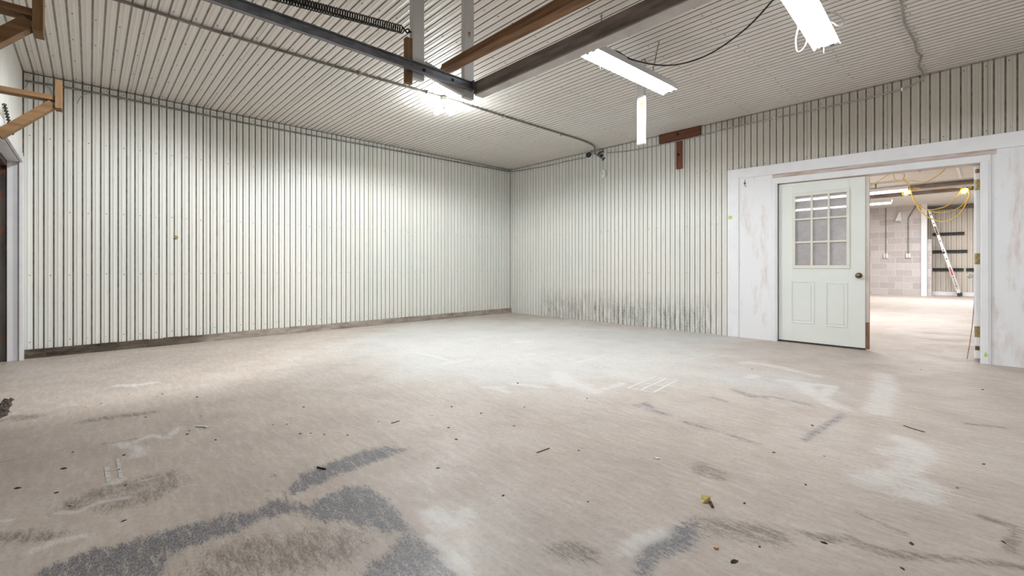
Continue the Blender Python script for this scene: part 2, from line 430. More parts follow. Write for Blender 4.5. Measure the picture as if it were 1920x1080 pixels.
def floor_mat():
    m, nt, N, L, bs = new_mat('worn_concrete')
    tc = node(N, 'ShaderNodeTexCoord'); O = tc.outputs['Object']
    # trowelled, trodden concrete: broad drifts of beige and grey, brushed scratches, pits
    big = noise(nt, 0.55, 5, 0.6, O)
    mid = noise(nt, 2.6, 7, 0.62, O)
    rot = node(N, 'ShaderNodeMapping'); rot.inputs['Rotation'].default_value = (0, 0, 0.35); rot.inputs['Scale'].default_value = (3.0, 13.0, 1); L.new(O, rot.inputs['Vector'])
    scr = noise(nt, 2.2, 7, 0.7, rot.outputs['Vector'])
    fine = noise(nt, 46, 4, 0.7, O)
    # beige floor that blends to pale grey around the room's middle
    sx = node(N, 'ShaderNodeSeparateXYZ'); L.new(O, sx.inputs[0])
    d = math_node(nt, 'SQRT', math_node(nt, 'ADD', math_node(nt, 'POWER', math_node(nt, 'SUBTRACT', sx.outputs['X'], 2.9), 2.0), math_node(nt, 'POWER', math_node(nt, 'ADD', sx.outputs['Y'], 2.3), 2.0)))
    pale_mid = ramp(nt, math_node(nt, 'ADD', math_node(nt, 'DIVIDE', d, 5.0), math_node(nt, 'MULTIPLY', math_node(nt, 'SUBTRACT', big, 0.5), 0.9)), [(0.38, 1.0), (0.62, 0.0)])
    beige_tone = ramp(nt, big, [(0.34, (0.465, 0.385, 0.335)), (0.52, (0.55, 0.462, 0.40)), (0.66, (0.575, 0.51, 0.46))])
    pale_grey = ramp(nt, big, [(0.34, (0.60, 0.59, 0.575)), (0.66, (0.70, 0.685, 0.665))])
    c = mix(nt, pale_mid, beige_tone, pale_grey)
    c = mix(nt, math_node(nt, 'MULTIPLY', ramp(nt, mid, [(0.44, 0.0), (0.72, 1.0)]), math_node(nt, 'SUBTRACT', 0.62, math_node(nt, 'MULTIPLY', pale_mid, 0.42))), c, (0.40, 0.33, 0.285))
    c = mix(nt, math_node(nt, 'MULTIPLY', ramp(nt, scr, [(0.48, 0.0), (0.70, 1.0)]), 0.45), c, (0.68, 0.66, 0.64))
    c = mix(nt, math_node(nt, 'MULTIPLY', ramp(nt, scr, [(0.30, 1.0), (0.47, 0.0)]), 0.36), c, (0.36, 0.30, 0.26))
    c = mix(nt, math_node(nt, 'MULTIPLY', ramp(nt, fine, [(0.35, 1.0), (0.52, 0.0)]), 0.34), c, (0.30, 0.26, 0.235))
    rot3 = node(N, 'ShaderNodeMapping'); rot3.inputs['Rotation'].default_value = (0, 0, -0.8); rot3.inputs['Scale'].default_value = (2.0, 9.0, 1); L.new(O, rot3.inputs['Vector'])
    scr3 = noise(nt, 3.4, 7, 0.75, rot3.outputs['Vector'])
    c = mix(nt, math_node(nt, 'MULTIPLY', ramp(nt, scr3, [(0.54, 0.0), (0.70, 1.0)]), 0.45), c, (0.70, 0.67, 0.635))
    c = mix(nt, math_node(nt, 'MULTIPLY', ramp(nt, scr3, [(0.30, 1.0), (0.42, 0.0)]), 0.40), c, (0.33, 0.275, 0.24))
    c = mix(nt, ramp(nt, noise(nt, 30, 3, 0.6, O), [(0.745, 0.0), (0.77, 1.0)]), c, (0.12, 0.095, 0.08))
    def att(n):
        a = node(N, 'ShaderNodeAttribute'); a.attribute_name = n
        return a.outputs['Fac']
    rot2 = node(N, 'ShaderNodeMapping'); rot2.inputs['Rotation'].default_value = (0, 0, 0.9); rot2.inputs['Scale'].default_value = (1.0, 3.2, 1); L.new(O, rot2.inputs['Vector'])
    chip = noise(nt, 2.6, 8, 0.78, rot.outputs['Vector'])
    chip2 = noise(nt, 20, 6, 0.8, rot2.outputs['Vector'])
    chips = math_node(nt, 'ADD', math_node(nt, 'MULTIPLY', chip, 0.40), math_node(nt, 'MULTIPLY', chip2, 0.25))
    grit = noise(nt, 62, 4, 0.8, rot2.outputs['Vector'])
    chips = math_node(nt, 'ADD', chips, math_node(nt, 'MULTIPLY', grit, 0.35))
    def worn(a, k, lo, hi):
        v = math_node(nt, 'ADD', att(a), math_node(nt, 'MULTIPLY', math_node(nt, 'SUBTRACT', chips, 0.5), k))
        return ramp(nt, v, [(lo, 0.0), (hi, 1.0)])
    blue = worn('blue_paint', 4.6, 0.52, 0.80)
    bluec = mix(nt, ramp(nt, noise(nt, 80, 4, 0.8, O), [(0.36, 0.0), (0.64, 1.0)]), (0.022, 0.025, 0.036), (0.15, 0.155, 0.20))
    flake = ramp(nt, noise(nt, 90, 4, 0.8, rot2.outputs['Vector']), [(0.47, 1.0), (0.60, 0.30)])
    blue = math_node(nt, 'MULTIPLY', blue, flake)
    c = mix(nt, math_node(nt, 'MULTIPLY', worn('blue_paint', 0.8, 0.30, 0.9), 0.35), c, (0.30, 0.28, 0.28))
    c = mix(nt, math_node(nt, 'MULTIPLY', blue, 0.94), c, bluec)
    c = mix(nt, math_node(nt, 'MULTIPLY', worn('grime', 5.0, 0.42, 0.98), 0.85), c, (0.15, 0.115, 0.09))
    c = mix(nt, math_node(nt, 'MULTIPLY', worn('white_wear_glare', 4.6, 0.42, 0.98), 0.62), c, (0.76, 0.755, 0.74))  # white wear and painted floor glare together
    L.new(c, bs.inputs['Base Color'])
    r = ramp(nt, mid, [(0.3, 0.42), (0.7, 0.62)])
    L.new(r, bs.inputs['Roughness'])
    bs.inputs['Specular IOR Level'].default_value = 0.45
    h = math_node(nt, 'ADD', math_node(nt, 'MULTIPLY', fine, 0.5), math_node(nt, 'MULTIPLY', mid, 0.8))
    bump(nt, h, bs, 0.25, 0.003)
    return m
M['floor'] = floor_mat()

# ------------------------------------------------------------------ floor stains and painted reflections (metres on the floor)
BLUE_PATCHES = [
    [(4.864, -6.624), (4.821, -6.572), (4.802, -6.517), (4.791, -6.45), (4.819, -6.344), (4.816, -6.237), (4.843, -6.155), (4.848, -6.065), (4.898, -5.992), (4.866, -5.923), (4.859, -5.864), (4.997, -5.805), (4.952, -5.648), (5.01, -5.562), (5.187, -5.539), (5.326, -5.557), (5.475, -5.581), (5.459, -5.648), (5.328, -5.72), (5.242, -5.768), (5.169, -5.837), (5.05, -5.879), (5.02, -5.976), (5.049, -6.051), (5.035, -6.145), (5.036, -6.22), (5.125, -6.274), (5.18, -6.288)],
    [(4.842, -5.859), (4.732, -5.78), (4.676, -5.687), (4.655, -5.526), (4.64, -5.388), (4.68, -5.291), (4.823, -5.193), (4.842, -5.375), (4.858, -5.537), (4.872, -5.632), (4.896, -5.755), (4.908, -5.835)],
    [(4.615, -5.864), (4.629, -5.822), (4.667, -5.809), (4.668, -5.849), (4.738, -5.875), (4.895, -5.914), (4.879, -5.93), (4.73, -5.884)],
    [(4.941, -5.66), (5.009, -5.563), (5.24, -5.568), (5.338, -5.565), (5.489, -5.583), (5.65, -5.581), (5.811, -5.618), (5.573, -5.871), (5.506, -5.804), (5.49, -5.723), (5.444, -5.663), (5.339, -5.726), (5.226, -5.776)],
    [(6.156, -5.272), (6.084, -5.15), (6.066, -5.052), (6.083, -4.952), (6.1, -4.815), (6.109, -4.73), (6.183, -4.787), (6.21, -4.868), (6.215, -4.963), (6.198, -5.017), (6.173, -5.113), (6.194, -5.231)],
]
BLUE_STREAKS = [
    ([(5.586, -3.782), (5.713, -3.778), (5.848, -3.782), (5.97, -3.81), (6.044, -3.809)], 0.05),
    ([(5.544, -2.807), (5.692, -2.892), (5.797, -2.78), (5.923, -2.797), (6.041, -2.812)], 0.07),
    ([(5.228, -3.69), (5.257, -3.616), (5.363, -3.715), (5.458, -3.732)], 0.1),
    ([(6.199, -3.568), (6.209, -3.351), (6.234, -3.121), (6.243, -2.885)], 0.06),
    ([(5.502, -3.122), (5.609, -3.151)], 0.06),
    ([(5.526, -2.783), (5.665, -2.848), (5.782, -2.873)], 0.06),
    ([(3.603, -6.397), (3.631, -6.329), (3.632, -6.25)], 0.03),
]
GRIME_STREAKS = [
    ([(6.444, -4.584), (6.496, -4.564), (6.555, -4.493), (6.593, -4.513), (6.659, -4.508), (6.733, -4.461)], 0.035),
    ([(6.732, -4.454), (6.813, -4.391), (6.897, -4.317), (6.969, -4.284)], 0.03),
    ([(6.876, -3.949), (6.919, -3.965), (6.965, -3.974), (6.945, -4.188)], 0.03),
    ([(6.549, -4.275), (6.622, -4.3), (6.693, -4.319)], 0.02),
    ([(6.804, -2.543), (6.882, -2.512), (6.95, -2.49)], 0.03),
    ([(4.359, -6.483), (4.309, -6.403), (4.321, -6.318), (4.324, -6.214)], 0.09),
    ([(4.464, -6.372), (4.479, -6.29), (4.417, -6.216)], 0.1),
    ([(4.487, -6.696), (4.522, -6.626), (4.603, -6.557)], 0.05),
    ([(3.575, -6.783), (3.562, -6.735), (3.551, -6.672)], 0.012),
    ([(2.655, -6.812), (2.702, -6.736)], 0.09),
    ([(3.052, -6.466), (3.063, -6.326), (3.117, -6.161)], 0.06),
    ([(5.208, -6.107), (5.272, -5.983), (5.349, -5.857)], 0.16),
    ([(5.905, -5.283), (5.965, -5.248)], 0.07),
    ([(6.198, -4.77), (6.306, -4.711), (6.357, -4.676)], 0.09),
    ([(5.963, -4.321), (6.03, -4.343)], 0.08),
]
WHITE_STREAKS = [  # white marks and wear, with glare and doorway reflections painted among them
    ([(3.666, -6.331), (3.817, -6.261), (3.939, -6.269)], 0.05),
    ([(4.225, -6.395), (4.242, -6.365), (4.201, -6.344)], 0.03),
    ([(3.688, -6.269), (3.622, -6.2), (3.747, -6.128), (3.584, -6.066)], 0.03),
    ([(4.4, -6.54), (4.455, -6.492), (4.411, -6.427), (4.442, -6.33)], 0.022),
    ([(4.282, -6.396), (4.288, -6.303), (4.303, -6.198)], 0.01),
    ([(4.332, -6.707), (4.352, -6.677), (4.358, -6.653)], 0.02),
    ([(4.69, -6.601), (4.659, -6.545), (4.681, -6.474)], 0.03),
    ([(2.086, -6.272), (2.169, -6.183), (2.15, -6.075)], 0.07),
    ([(5.531, -5.571), (5.643, -5.561), (5.727, -5.569), (5.803, -5.591)], 0.03),  # this stroke and the next paint glare on the floor
    ([(5.422, -5.475), (5.504, -5.462), (5.503, -5.408)], 0.08),
    ([(6.05, -5.143), (6.048, -5.07), (6.083, -4.952)], 0.05),
    ([(4.346, -3.468), (4.54, -3.624), (4.68, -3.559)], 0.12),
    ([(4.155, -4.157), (4.247, -4.059)], 0.06),
    ([(4.225, -3.915), (4.472, -3.82)], 0.05),
    ([(4.243, -3.377), (4.481, -3.535), (4.622, -3.57), (4.809, -3.627)], 0.12),
    ([(4.058, -2.919), (4.059, -2.634), (4.039, -2.344)], 0.035),
    ([(4.816, -3.619), (4.834, -3.433), (4.831, -3.257)], 0.05),
    ([(5.201, -1.706), (5.285, -1.661), (5.433, -1.636)], 0.05),
    ([(2.779, -2.482), (2.848, -2.334)], 0.1),
    ([(3.441, -2.979), (3.465, -2.899)], 0.06),
    ([(5.473, -2.284), (5.488, -2.199)], 0.07),
    ([(4.455, -2.358), (4.54, -2.297)], 0.03),
    ([(4.765, -1.884), (4.812, -1.469), (5.082, -1.447)], 0.025),
    ([(5.72, -2.205), (5.823, -2.194), (6.011, -2.515), (6.205, -2.738)], 0.1),
    ([(5.823, -2.194), (6.033, -2.11), (6.053, -2.47)], 0.07),
    ([(6.528, -3.903), (6.586, -3.784), (6.691, -3.785), (6.683, -3.925)], 0.13),  # reflection of the bright doorway, painted white
    ([(6.548, -3.458), (6.603, -3.362), (6.663, -3.409)], 0.1),
    ([(6.393, -2.665), (6.325, -1.754), (6.246, -1.331)], 0.12),  # long doorway reflection painted down the floor
    ([(6.618, -3.749), (6.652, -3.271), (6.566, -3.156)], 0.1),
    ([(2.499, -3.803), (2.827, -3.759), (3.185, -3.773)], 0.04),
    ([(3.214, -3.922), (3.213, -3.591)], 0.05),
    ([(4.164, -4.115), (4.365, -4.125)], 0.05),
    ([(5.263, -1.62), (5.494, -1.646), (5.852, -1.804)], 0.08),
]
GRID_LINES = [
    [(4.942, -3.358), (4.909, -2.869)],
    [(4.909, -2.869), (5.092, -2.835)],
    [(5.092, -2.835), (5.144, -3.324)],
    [(5.144, -3.324), (4.942, -3.358)],
    [(4.926, -3.125), (5.12, -3.092)],
    [(5.045, -3.34), (5.002, -2.852)],
]
CRUMBS = [
    (2.213, -6.629),
    (2.623, -6.391),
    (2.449, -6.237),
    (2.623, -6.052),
    (2.678, -6.086),
    (3.749, -6.044),
    (3.688, -6.027),
    (3.958, -5.943),
    (3.881, -6.54),
    (3.645, -6.514),
    (4.01, -6.677),
    (4.182, -6.554),
    (4.37, -6.509),
    (4.297, -6.337),
    (4.655, -6.356),
    (3.86, -5.521),
    (4.184, -5.57),
    (4.218, -5.524),
    (4.29, -5.474),
    (3.685, -5.386),
    (3.919, -5.641),
    (3.967, -5.576),
    (3.209, -6.192),
    (3.426, -5.931),
    (3.876, -6.323),
    (2.903, -5.875),
    (4.868, -4.969),
    (4.719, -4.287),
    (4.372, -4.644),
    (4.617, -4.585),
    (4.933, -4.588),
    (5.429, -4.593),
    (5.773, -4.969),
    (5.499, -5.189),
    (5.096, -5.242),
    (4.392, -5.382),
    (4.306, -5.149),
    (4.689, -4.893),
    (4.234, -3.881),
    (4.894, -3.816),
    (5.375, -1.926),
    (6.135, -3.878),
    (6.325, -3.743),
    (6.343, -4.156),
    (6.216, -4.517),
    (6.357, -4.779),
    (6.327, -4.925),
    (6.707, -4.57),
    (6.802, -3.711),
    (6.878, -3.288),
    (6.865, -1.377),
    (6.463, -0.82),
    (6.165, -3.273),
    (6.712, -4.377),
    (6.931, -4.133),
    (6.502, -4.593),
]

# ------------------------------------------------------------------ the setting
H = 3.0
PA, PB = 0.0745, 0.0765

def rib_profile(lo, hi, first, pitch, seam_at, side=0):
    """cross-section of a ribbed sheet: (position, height, material of the face that follows)"""
    pts = [(lo, 0.0, 0)]
    k0 = int(math.floor((lo - first) / pitch)) - 1
    k1 = int(math.ceil((hi - first) / pitch)) + 1
    for k in range(k0, k1):
        p = first + k * pitch
        seam = (k - seam_at) % 10 == 0
        raw = [(-.0070, 0, side), (-.0056, -.0135, 1), (.0056, -.0135, side), (.0070, 0, 0)]
        if seam:
            raw += [(pitch * .30, .000, 0), (pitch * .34, .004, 0), (pitch * .42, .004, 0), (pitch * .45, .0005, 1), (pitch * .49, .0005, 0), (pitch * .52, .005, 0), (pitch * .62, .005, 0), (pitch * .68, .001, 0)]
        else:
            raw += [(pitch * .36, .0006, 0), (pitch * .44, .0052, 0), (pitch * .56, .0052, 0), (pitch * .64, .0006, 0)]
        for d, h, mt in raw:
            if lo < p + d < hi: pts.append((p + d, h, mt))
    pts.append((hi, 0.0, 0))
    return pts

def sheet(mb, prof, a, b, place):
    """extrude a profile from a to b; place(pos, height, run) -> point"""
    vs = []
    for p, h, mt in prof:
        vs += [place(p, h, a), place(p, h, b)]
    base = len(mb.v); mb.v += vs
    for i in range(len(prof) - 1):
        mb.f.append([base + 2 * i, base + 2 * i + 1, base + 2 * i + 3, base + 2 * i + 2])
        mb.m.append(prof[i][2]); mb.s.append(False)

# floor of both rooms: a fine grid where the stains lie, plain strips elsewhere
def seg_dist(X, Y, pts):
    d = np.full(X.shape, 1e9)
    for (ax, ay), (bx, by) in zip(pts[:-1], pts[1:]):
        dx, dy = bx - ax, by - ay
        t = np.clip(((X - ax) * dx + (Y - ay) * dy) / max(dx * dx + dy * dy, 1e-9), 0, 1)
        d = np.minimum(d, np.hypot(X - ax - t * dx, Y - ay - t * dy))
    return d

def poly_sd(X, Y, poly):
    d = seg_dist(X, Y, poly + poly[:1])
    ins = np.zeros(X.shape, bool)
    n = len(poly)
    for i in range(n):
        (x1, y1), (x2, y2) = poly[i], poly[(i + 1) % n]
        c = (y1 > Y) != (y2 > Y)
        with np.errstate(divide='ignore', invalid='ignore'):
            xi = (x2 - x1) * (Y - y1) / (y2 - y1 if y2 != y1 else 1e-9) + x1
        ins ^= c & (X < xi)
    return np.where(ins, -d, d)

STEP = 0.022
xs = np.arange(-0.15, 8.0 + STEP, STEP); ys = np.arange(-7.3, 0.0 + 1e-6, STEP)
ys = np.append(ys, 0.0) if ys[-1] < -1e-6 else ys
GX, GY = np.meshgrid(xs, ys)
nx, ny = len(xs), len(ys)
def smooth(v): v = np.clip(v, 0, 1); return v * v * (3 - 2 * v)
blue = np.zeros(GX.shape); white = np.zeros(GX.shape); grime = np.zeros(GX.shape)
for poly in BLUE_PATCHES:
    blue = np.maximum(blue, smooth(0.5 - poly_sd(GX, GY, [tuple(p) for p in poly]) / 0.12) * 0.84)
for pts, w in BLUE_STREAKS:
    blue = np.maximum(blue, smooth(1 - seg_dist(GX, GY, pts) / (w * 1.2)) * 0.66)
for pts, w in WHITE_STREAKS:
    white = np.maximum(white, smooth(1.15 - seg_dist(GX, GY, pts) / (w * 1.3)) * 0.84)
for pts, w in GRIME_STREAKS:
    grime = np.maximum(grime, smooth(1.15 - seg_dist(GX, GY, pts) / (w * 1.5)) * 0.74)
verts = np.stack([GX.ravel(), GY.ravel(), np.zeros(GX.size)], 1)
idx = np.arange(nx * ny).reshape(ny, nx)
quads = np.stack([idx[:-1, :-1].ravel(), idx[:-1, 1:].ravel(), idx[1:, 1:].ravel(), idx[1:, :-1].ravel()], 1)
extra_v, extra_f = [], []
def strip(x0, x1, y0, y1):
    b = len(verts) + len(extra_v)
    extra_v.extend([(x0, y0, 0), (x1, y0, 0), (x1, y1, 0), (x0, y1, 0)]); extra_f.append([b, b + 1, b + 2, b + 3])
XE = float(xs[-1])
strip(XE, 11.0, -7.3, 0.0); strip(-1.2, 11.0, 0.0, 14.6)
me = bpy.data.meshes.new('floor')
me.from_pydata(verts.tolist() + extra_v, [], quads.tolist() + extra_f)
me.materials.append(M['floor'])
pad = np.zeros(len(extra_v))
for nm, arr in (('blue_paint', blue), ('white_wear_glare', white), ('grime', grime)):
    at = me.attributes.new(nm, 'FLOAT', 'POINT'); at.data.foreach_set('value', np.concatenate([arr.ravel(), pad]).astype(np.float32))
floor = bpy.data.objects.new('floor', me); link(floor)
struct(floor, 'stained bare concrete floor with worn blue paint')
mb = MB()
for a, b in GRID_LINES:
    mb.bar((*a, 0.0008), (*b, 0.0008), 0.016, 0.0012)
gm = mottled('chalky_line', (0.70, 0.70, 0.68), (0.78, 0.775, 0.755), 20, 0.8)
o = part(mb, 'painted_mark', gm, floor); o['label'] = 'small white window-like grid painted on the floor'
cm = mottled('faint_chalk', (0.47, 0.43, 0.395), (0.68, 0.665, 0.645), 60, 0.9)
mb = MB()
for a, b, w in (((3.999, -6.392), (4.25, -6.388), .017), ((3.909, -6.350), (4.20, -6.347), .014), ((4.06, -6.386), (4.075, -6.345), .010)):
    mb.bar((*a, .0008), (*b, .0008), w, .0012)
o = part(mb, 'painted_mark', cm, floor); o['label'] = 'faint chalky letter H on the floor'
om = mottled('faint_ochre', (0.56, 0.42, 0.28), (0.58, 0.50, 0.42), 40, 0.9)
mb = MB(); ps = [(2.601, -6.537), (2.62, -6.486), (2.74, -6.449), (2.915, -6.458), (2.954, -6.509), (3.033, -6.605)]
sp = spline([(x, y, .0008) for x, y in ps], 4)
for a, b in zip(sp[:-1], sp[1:]): mb.bar(a, b, .009, .0010)
o = part(mb, 'painted_mark', om, floor); o['label'] = 'faint ochre curl drawn on the floor'

# ceiling
mb = MB()
sheet(mb, rib_profile(-7.0, 0.0, -6.881, PA, 0, 1), 0.0, 10.6, lambda p, h, r: (r, p, H - h * .5))
mb.box(-0.1, 10.6, -7.0, 0.0, H + 0.02, H + 0.1)
ceiling = struct(mb.build('ceiling', [M['ceil'], M['groove_ceil']]), 'pale ribbed metal sheet ceiling')

# left wall with its concrete sill
mb = MB()
sheet(mb, rib_profile(-6.965, 0.0, -6.881, PA, 0), 0.085, H, lambda p, h, r: (h, p, r))
mb.box(-0.12, -0.02, -7.2, 0.12, 0.0, H + 0.1)
wall_left = struct(mb.build('wall_left', [M['wall'], M['groove']]), 'long off-white ribbed metal wall')
mb = MB()
ns = 48
for i in range(ns):
    y0, y1 = -6.955 + 6.955 * i / ns, -6.955 + 6.955 * (i + 1) / ns
    j = random.uniform(-.004, .004)
    mb.box(-0.02, 0.030 + j, y0, y1 + 0.001, -0.002, 0.092 + random.uniform(-.004, .003))
baseboard = struct(mb.build('baseboard_left', M['sill']), 'rough grimy concrete sill under the left wall')

# wall with the doorway
DX0, DX1, DTOP = 5.034, 6.839, 2.0
mb = MB()
sheet(mb, rib_profile(0.0, 4.43, 6.396, PB, 6), 0.0, H, lambda p, h, r: (p, -h, r))
sheet(mb, rib_profile(4.43, 10.6, 6.396, PB, 6), 2.15, H, lambda p, h, r: (p, -h, r))
for x0, x1, z0, z1 in ((-0.12, DX0, 0, H + .1), (DX1, 10.7, 0, H + .1), (DX0, DX1, 2.03, H + .1)):
    mb.box(x0, x1, 0.02, 0.13, z0, z1)
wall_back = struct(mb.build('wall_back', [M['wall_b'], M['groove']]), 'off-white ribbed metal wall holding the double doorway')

# wall with the overhead door opening, and the wall behind the camera
mb = MB()
sheet(mb, rib_profile(0.0, 10.6, 0.06, PA, 4), 2.05, H, lambda p, h, r: (p, -6.965 + h, r))
mb.box(-0.12, 10.7, -7.13, -6.985, 2.05, H + .1)
mb.box(4.25, 10.7, -7.13, -6.97, 0.0, 2.05)
wall_front = struct(mb.build('wall_front', [M['wall'], M['groove']]), 'ribbed wall above the overhead door opening')
mb = MB(); mb.box(10.6, 10.7, -7.0, -6.3, 0, H + .1); mb.box(10.6, 10.7, -6.3, -.5, 2.8, H + .1); mb.box(10.6, 10.7, -.5, 0.13, 0, H + .1)
struct(mb.build('wall_right', M['wall']), 'plain wall behind the camera')

mb = MB(); mb.box(0.0005, .011, -.011, -.0005, 0.0, H - .002)  # dark strips laid over the corner and ceiling joints
struct(mb.build('trim_13', M['groove']), 'thin dark strip in the corner of the two ribbed walls')
mb = MB(); mb.box(0.0005, .007, -6.96, -.012, H - .016, H - .0065)
struct(mb.build('trim_14', M['groove']), 'thin dark strip along the top of the left wall')
mb = MB(); mb.box(0.012, 10.5, -.007, -.0005, H - .013, H - .0065)
struct(mb.build('trim_15', M['groove']), 'thin dark strip along the top of the doorway wall')
# overhead door and its jamb
mb = MB()
mb.box(0.012, 0.10, -7.06, -6.975, 0, 2.06)
mb.box(0.010, 0.13, -6.975, -6.945, 0, 2.10)
struct(mb.build('trim_1', M['trim'], bevel=.003), 'white jamb post of the overhead door')
mb = MB()
mb.box(0.10, 4.3, -7.06, -6.975, 2.03, 2.06)
mb.box(0.13, 4.3, -6.968, -6.945, 2.03, 2.12)
struct(mb.build('trim_2', M['trim'], bevel=.003), 'white head board of the overhead door')
mb = MB()
mb.box(0.0, 0.075, -7.12, -7.06, 0, 2.06)
mb.box(0.02, 4.25, -7.12, -7.06, 1.98, 2.03)
struct(mb.build('trim_3', M['rust_dark'], bevel=.003), 'dark rusty door stop beside the white jamb')
mb = MB()
for k in range(4): mb.box(0.0, 4.25, -7.165, -7.125, 0.51 * k, 0.51 * k + 0.505)
d3 = struct(mb.build('door_3', M['rust_dark'], bevel=.004), 'dark overhead door in four sections')

# doorway trim
def quad_board(mb, x0, x1, zb0, zb1, zt0, zt1, y0, y1, mat=0):
    mb.prism([(x0, zb0), (x1, zb1), (x1, zt1), (x0, zt0)], y0, y1, mat)
mb = MB()
mb.box(4.417, 4.565, -0.022, 0.02, 0, 2.165)
quad_board(mb, 4.417, 10.5, 2.165, 2.03, 2.29, 2.20, -0.0225, 0.02)
struct(mb.build('trim_4', M['trim'], bevel=.003), 'outer white board frame around the doorway')
mb = MB()
quad_board(mb, 4.975, 6.95, 2.10, 2.062, 2.165, 2.115, -0.010, 0.02)
struct(mb.build('trim_5', M['strip']), 'pinkish bare wood strip over the doorway')
mb = MB()
mb.box(4.972, 5.034, -0.026, 0.02, -0.002, 2.028)
mb.box(6.839, 6.912, -0.026, 0.02, -0.004, 1.992)
quad_board(mb, 4.972, 6.912, 2.028, 1.992, 2.102, 2.062, -0.026, 0.02)
mb.box(4.985, 5.020, -0.032, -0.026, 0.0, 2.04)
mb.box(6.852, 6.898, -0.032, -0.026, 0.0, 2.0)
struct(mb.build('trim_6', M['trim'], bevel=.003), 'white casing around the double doorway')
mb = MB()
mb.box(5.018, 5.034, 0.02, 0.14, 0, 2.03)
mb.box(6.842, 6.86, 0.02, 0.14, 0, 2.03)
quad_board(mb, 5.018, 6.86, 2.026, 1.99, 2.045, 2.012, 0.0, 0.14)
mb.box(5.034, 5.046, 0.078, 0.10, 0, 2.03)
struct(mb.build('trim_7', M['edge_paint']), 'jamb lining of the double doorway')
mb = MB(); mb.box(4.565, 4.975, -0.006, 0.02, 0.0, 2.165)
struct(mb.build('trim_8', M['ply']), 'worn white plywood left of the doorway')
mb = MB(); quad_board(mb, 6.912, 10.5, 0.0, 0.0, 2.115, 2.04, -0.006, 0.02)
struct(mb.build('trim_9', M['ply']), 'worn white plywood right of the doorway')

# left door leaf, shut, with nine panes over two raised panels
mb = MB()
x0, x1, z0, z1 = 5.038, 5.926, 0.022, 2.0
y0, y1 = 0.030, 0.075
wx0, wx1, wz0, wz1 = 5.205, 5.775, 0.95, 1.865
def ztop(x): return 2.018 - 0.022 * (x - 5.03) / 0.9
mb.box(x0, wx0, y0, y1, z0, 1.98); mb.box(wx1, x1, y0, y1, z0, 1.98)
mb.box(wx0, wx1, y0, y1, z0, wz0); mb.box(wx0, wx1, y0, y1, wz1, 1.98)
quad_board(mb, x0, x1, 1.98, 1.98, ztop(x0), ztop(x1), y0, y1)
def raised(mb, a, b, c, d, y):
    # moulding ring, groove and raised field of one panel
    for q, (w, h) in enumerate(((0.011, 0.0065),)):
        mb.box(a, b, y - h, y, c, c + w); mb.box(a, b, y - h, y, d - w, d)
        mb.box(a, a + w, y - h, y, c + w, d - w); mb.box(b - w, b, y - h, y, c + w, d - w)
    i = 0.035
    mb.prism([(a + i, c + i), (b - i, c + i), (b - i, d - i), (a + i, d - i)], y - 0.006, y)
raised(mb, 5.180, 5.430, 0.252, 0.775, y0); raised(mb, 5.548, 5.760, 0.240, 0.768, y0)
door1 = struct(mb.build('door_1', M['door'], bevel=.002), 'closed pale green-white door with nine panes')
mb = MB()
a, b, c, d = wx0 - .012, wx1 + .010, wz0 - .014, wz1 + .016
mb.box(a, b, y0 - .012, y0 + .002, c, c + .042); mb.box(a, b, y0 - .012, y0 + .002, d - .042, d)
mb.box(a, a + .034, y0 - .012, y0 + .002, c + .0421, d - .0421); mb.box(b - .034, b, y0 - .012, y0 + .002, c + .0421, d - .0421)
o = part(mb, 'window_frame', M['cream'], door1, .004)
mb = MB()
gx0, gx1, gz0, gz1 = a + .034, b - .034, c + .042, d - .042
for k in (1, 2):
    xx = gx0 + (gx1 - gx0) * k / 3; zz = gz0 + (gz1 - gz0) * k / 3
    mb.box(xx - .011, xx + .011, y0 - .008, y0 + .012, gz0, gz1); mb.box(gx0, gx1, y0 - .007, y0 + .011, zz - .011, zz + .011)
part(mb, 'glazing_bar', M['cream'], door1, .002)
mb = MB(); mb.box(wx0 - .001, wx1 + .001, y0 + .018, y0 + .022, wz0 - .001, wz1 + .001)
part(mb, 'glass_pane', M['glass'], door1)
mb = MB(); mb.box(5.9265, 5.960, y0 + .012, y1 + .004, .012, .32); o = part(mb, 'edge_wood', M['bare_edge'], door1); o['label'] = 'bare broken wood at the foot of the door edge'
mb = MB(); mb.box(5.9265, 5.962, y0 + .012, y1 + .004, .3205, 1.985); part(mb, 'edge_strip', M['edge_paint'], door1)
def knob(root, x, y, z, sx=0, sy=-1, mat='bronze', lab='round dark bronze knob'):
    R = Matrix.Translation((x, y, z)) @ Vector((sx, sy, 0)).to_track_quat('Z', 'Y').to_matrix().to_4x4()
    mb = MB()
    mb.lathe([(.033, 0), (.033, .004), (.028, .008), (.013, .012), (.012, .026), (.022, .034), (.0285, .046), (.027, .058), (.018, .065), (.004, .067)], 24, 0, R)
    o = part(mb, 'door_knob', M[mat], root); o['label'] = lab
knob(door1, 5.868, y0, 0.857)
mb = MB(); mb.box(5.039, 5.926, .034, .070, .004, .022); o = part(mb, 'door_sweep', M['black'], door1); o['label'] = 'dark rubber sweep under the door'

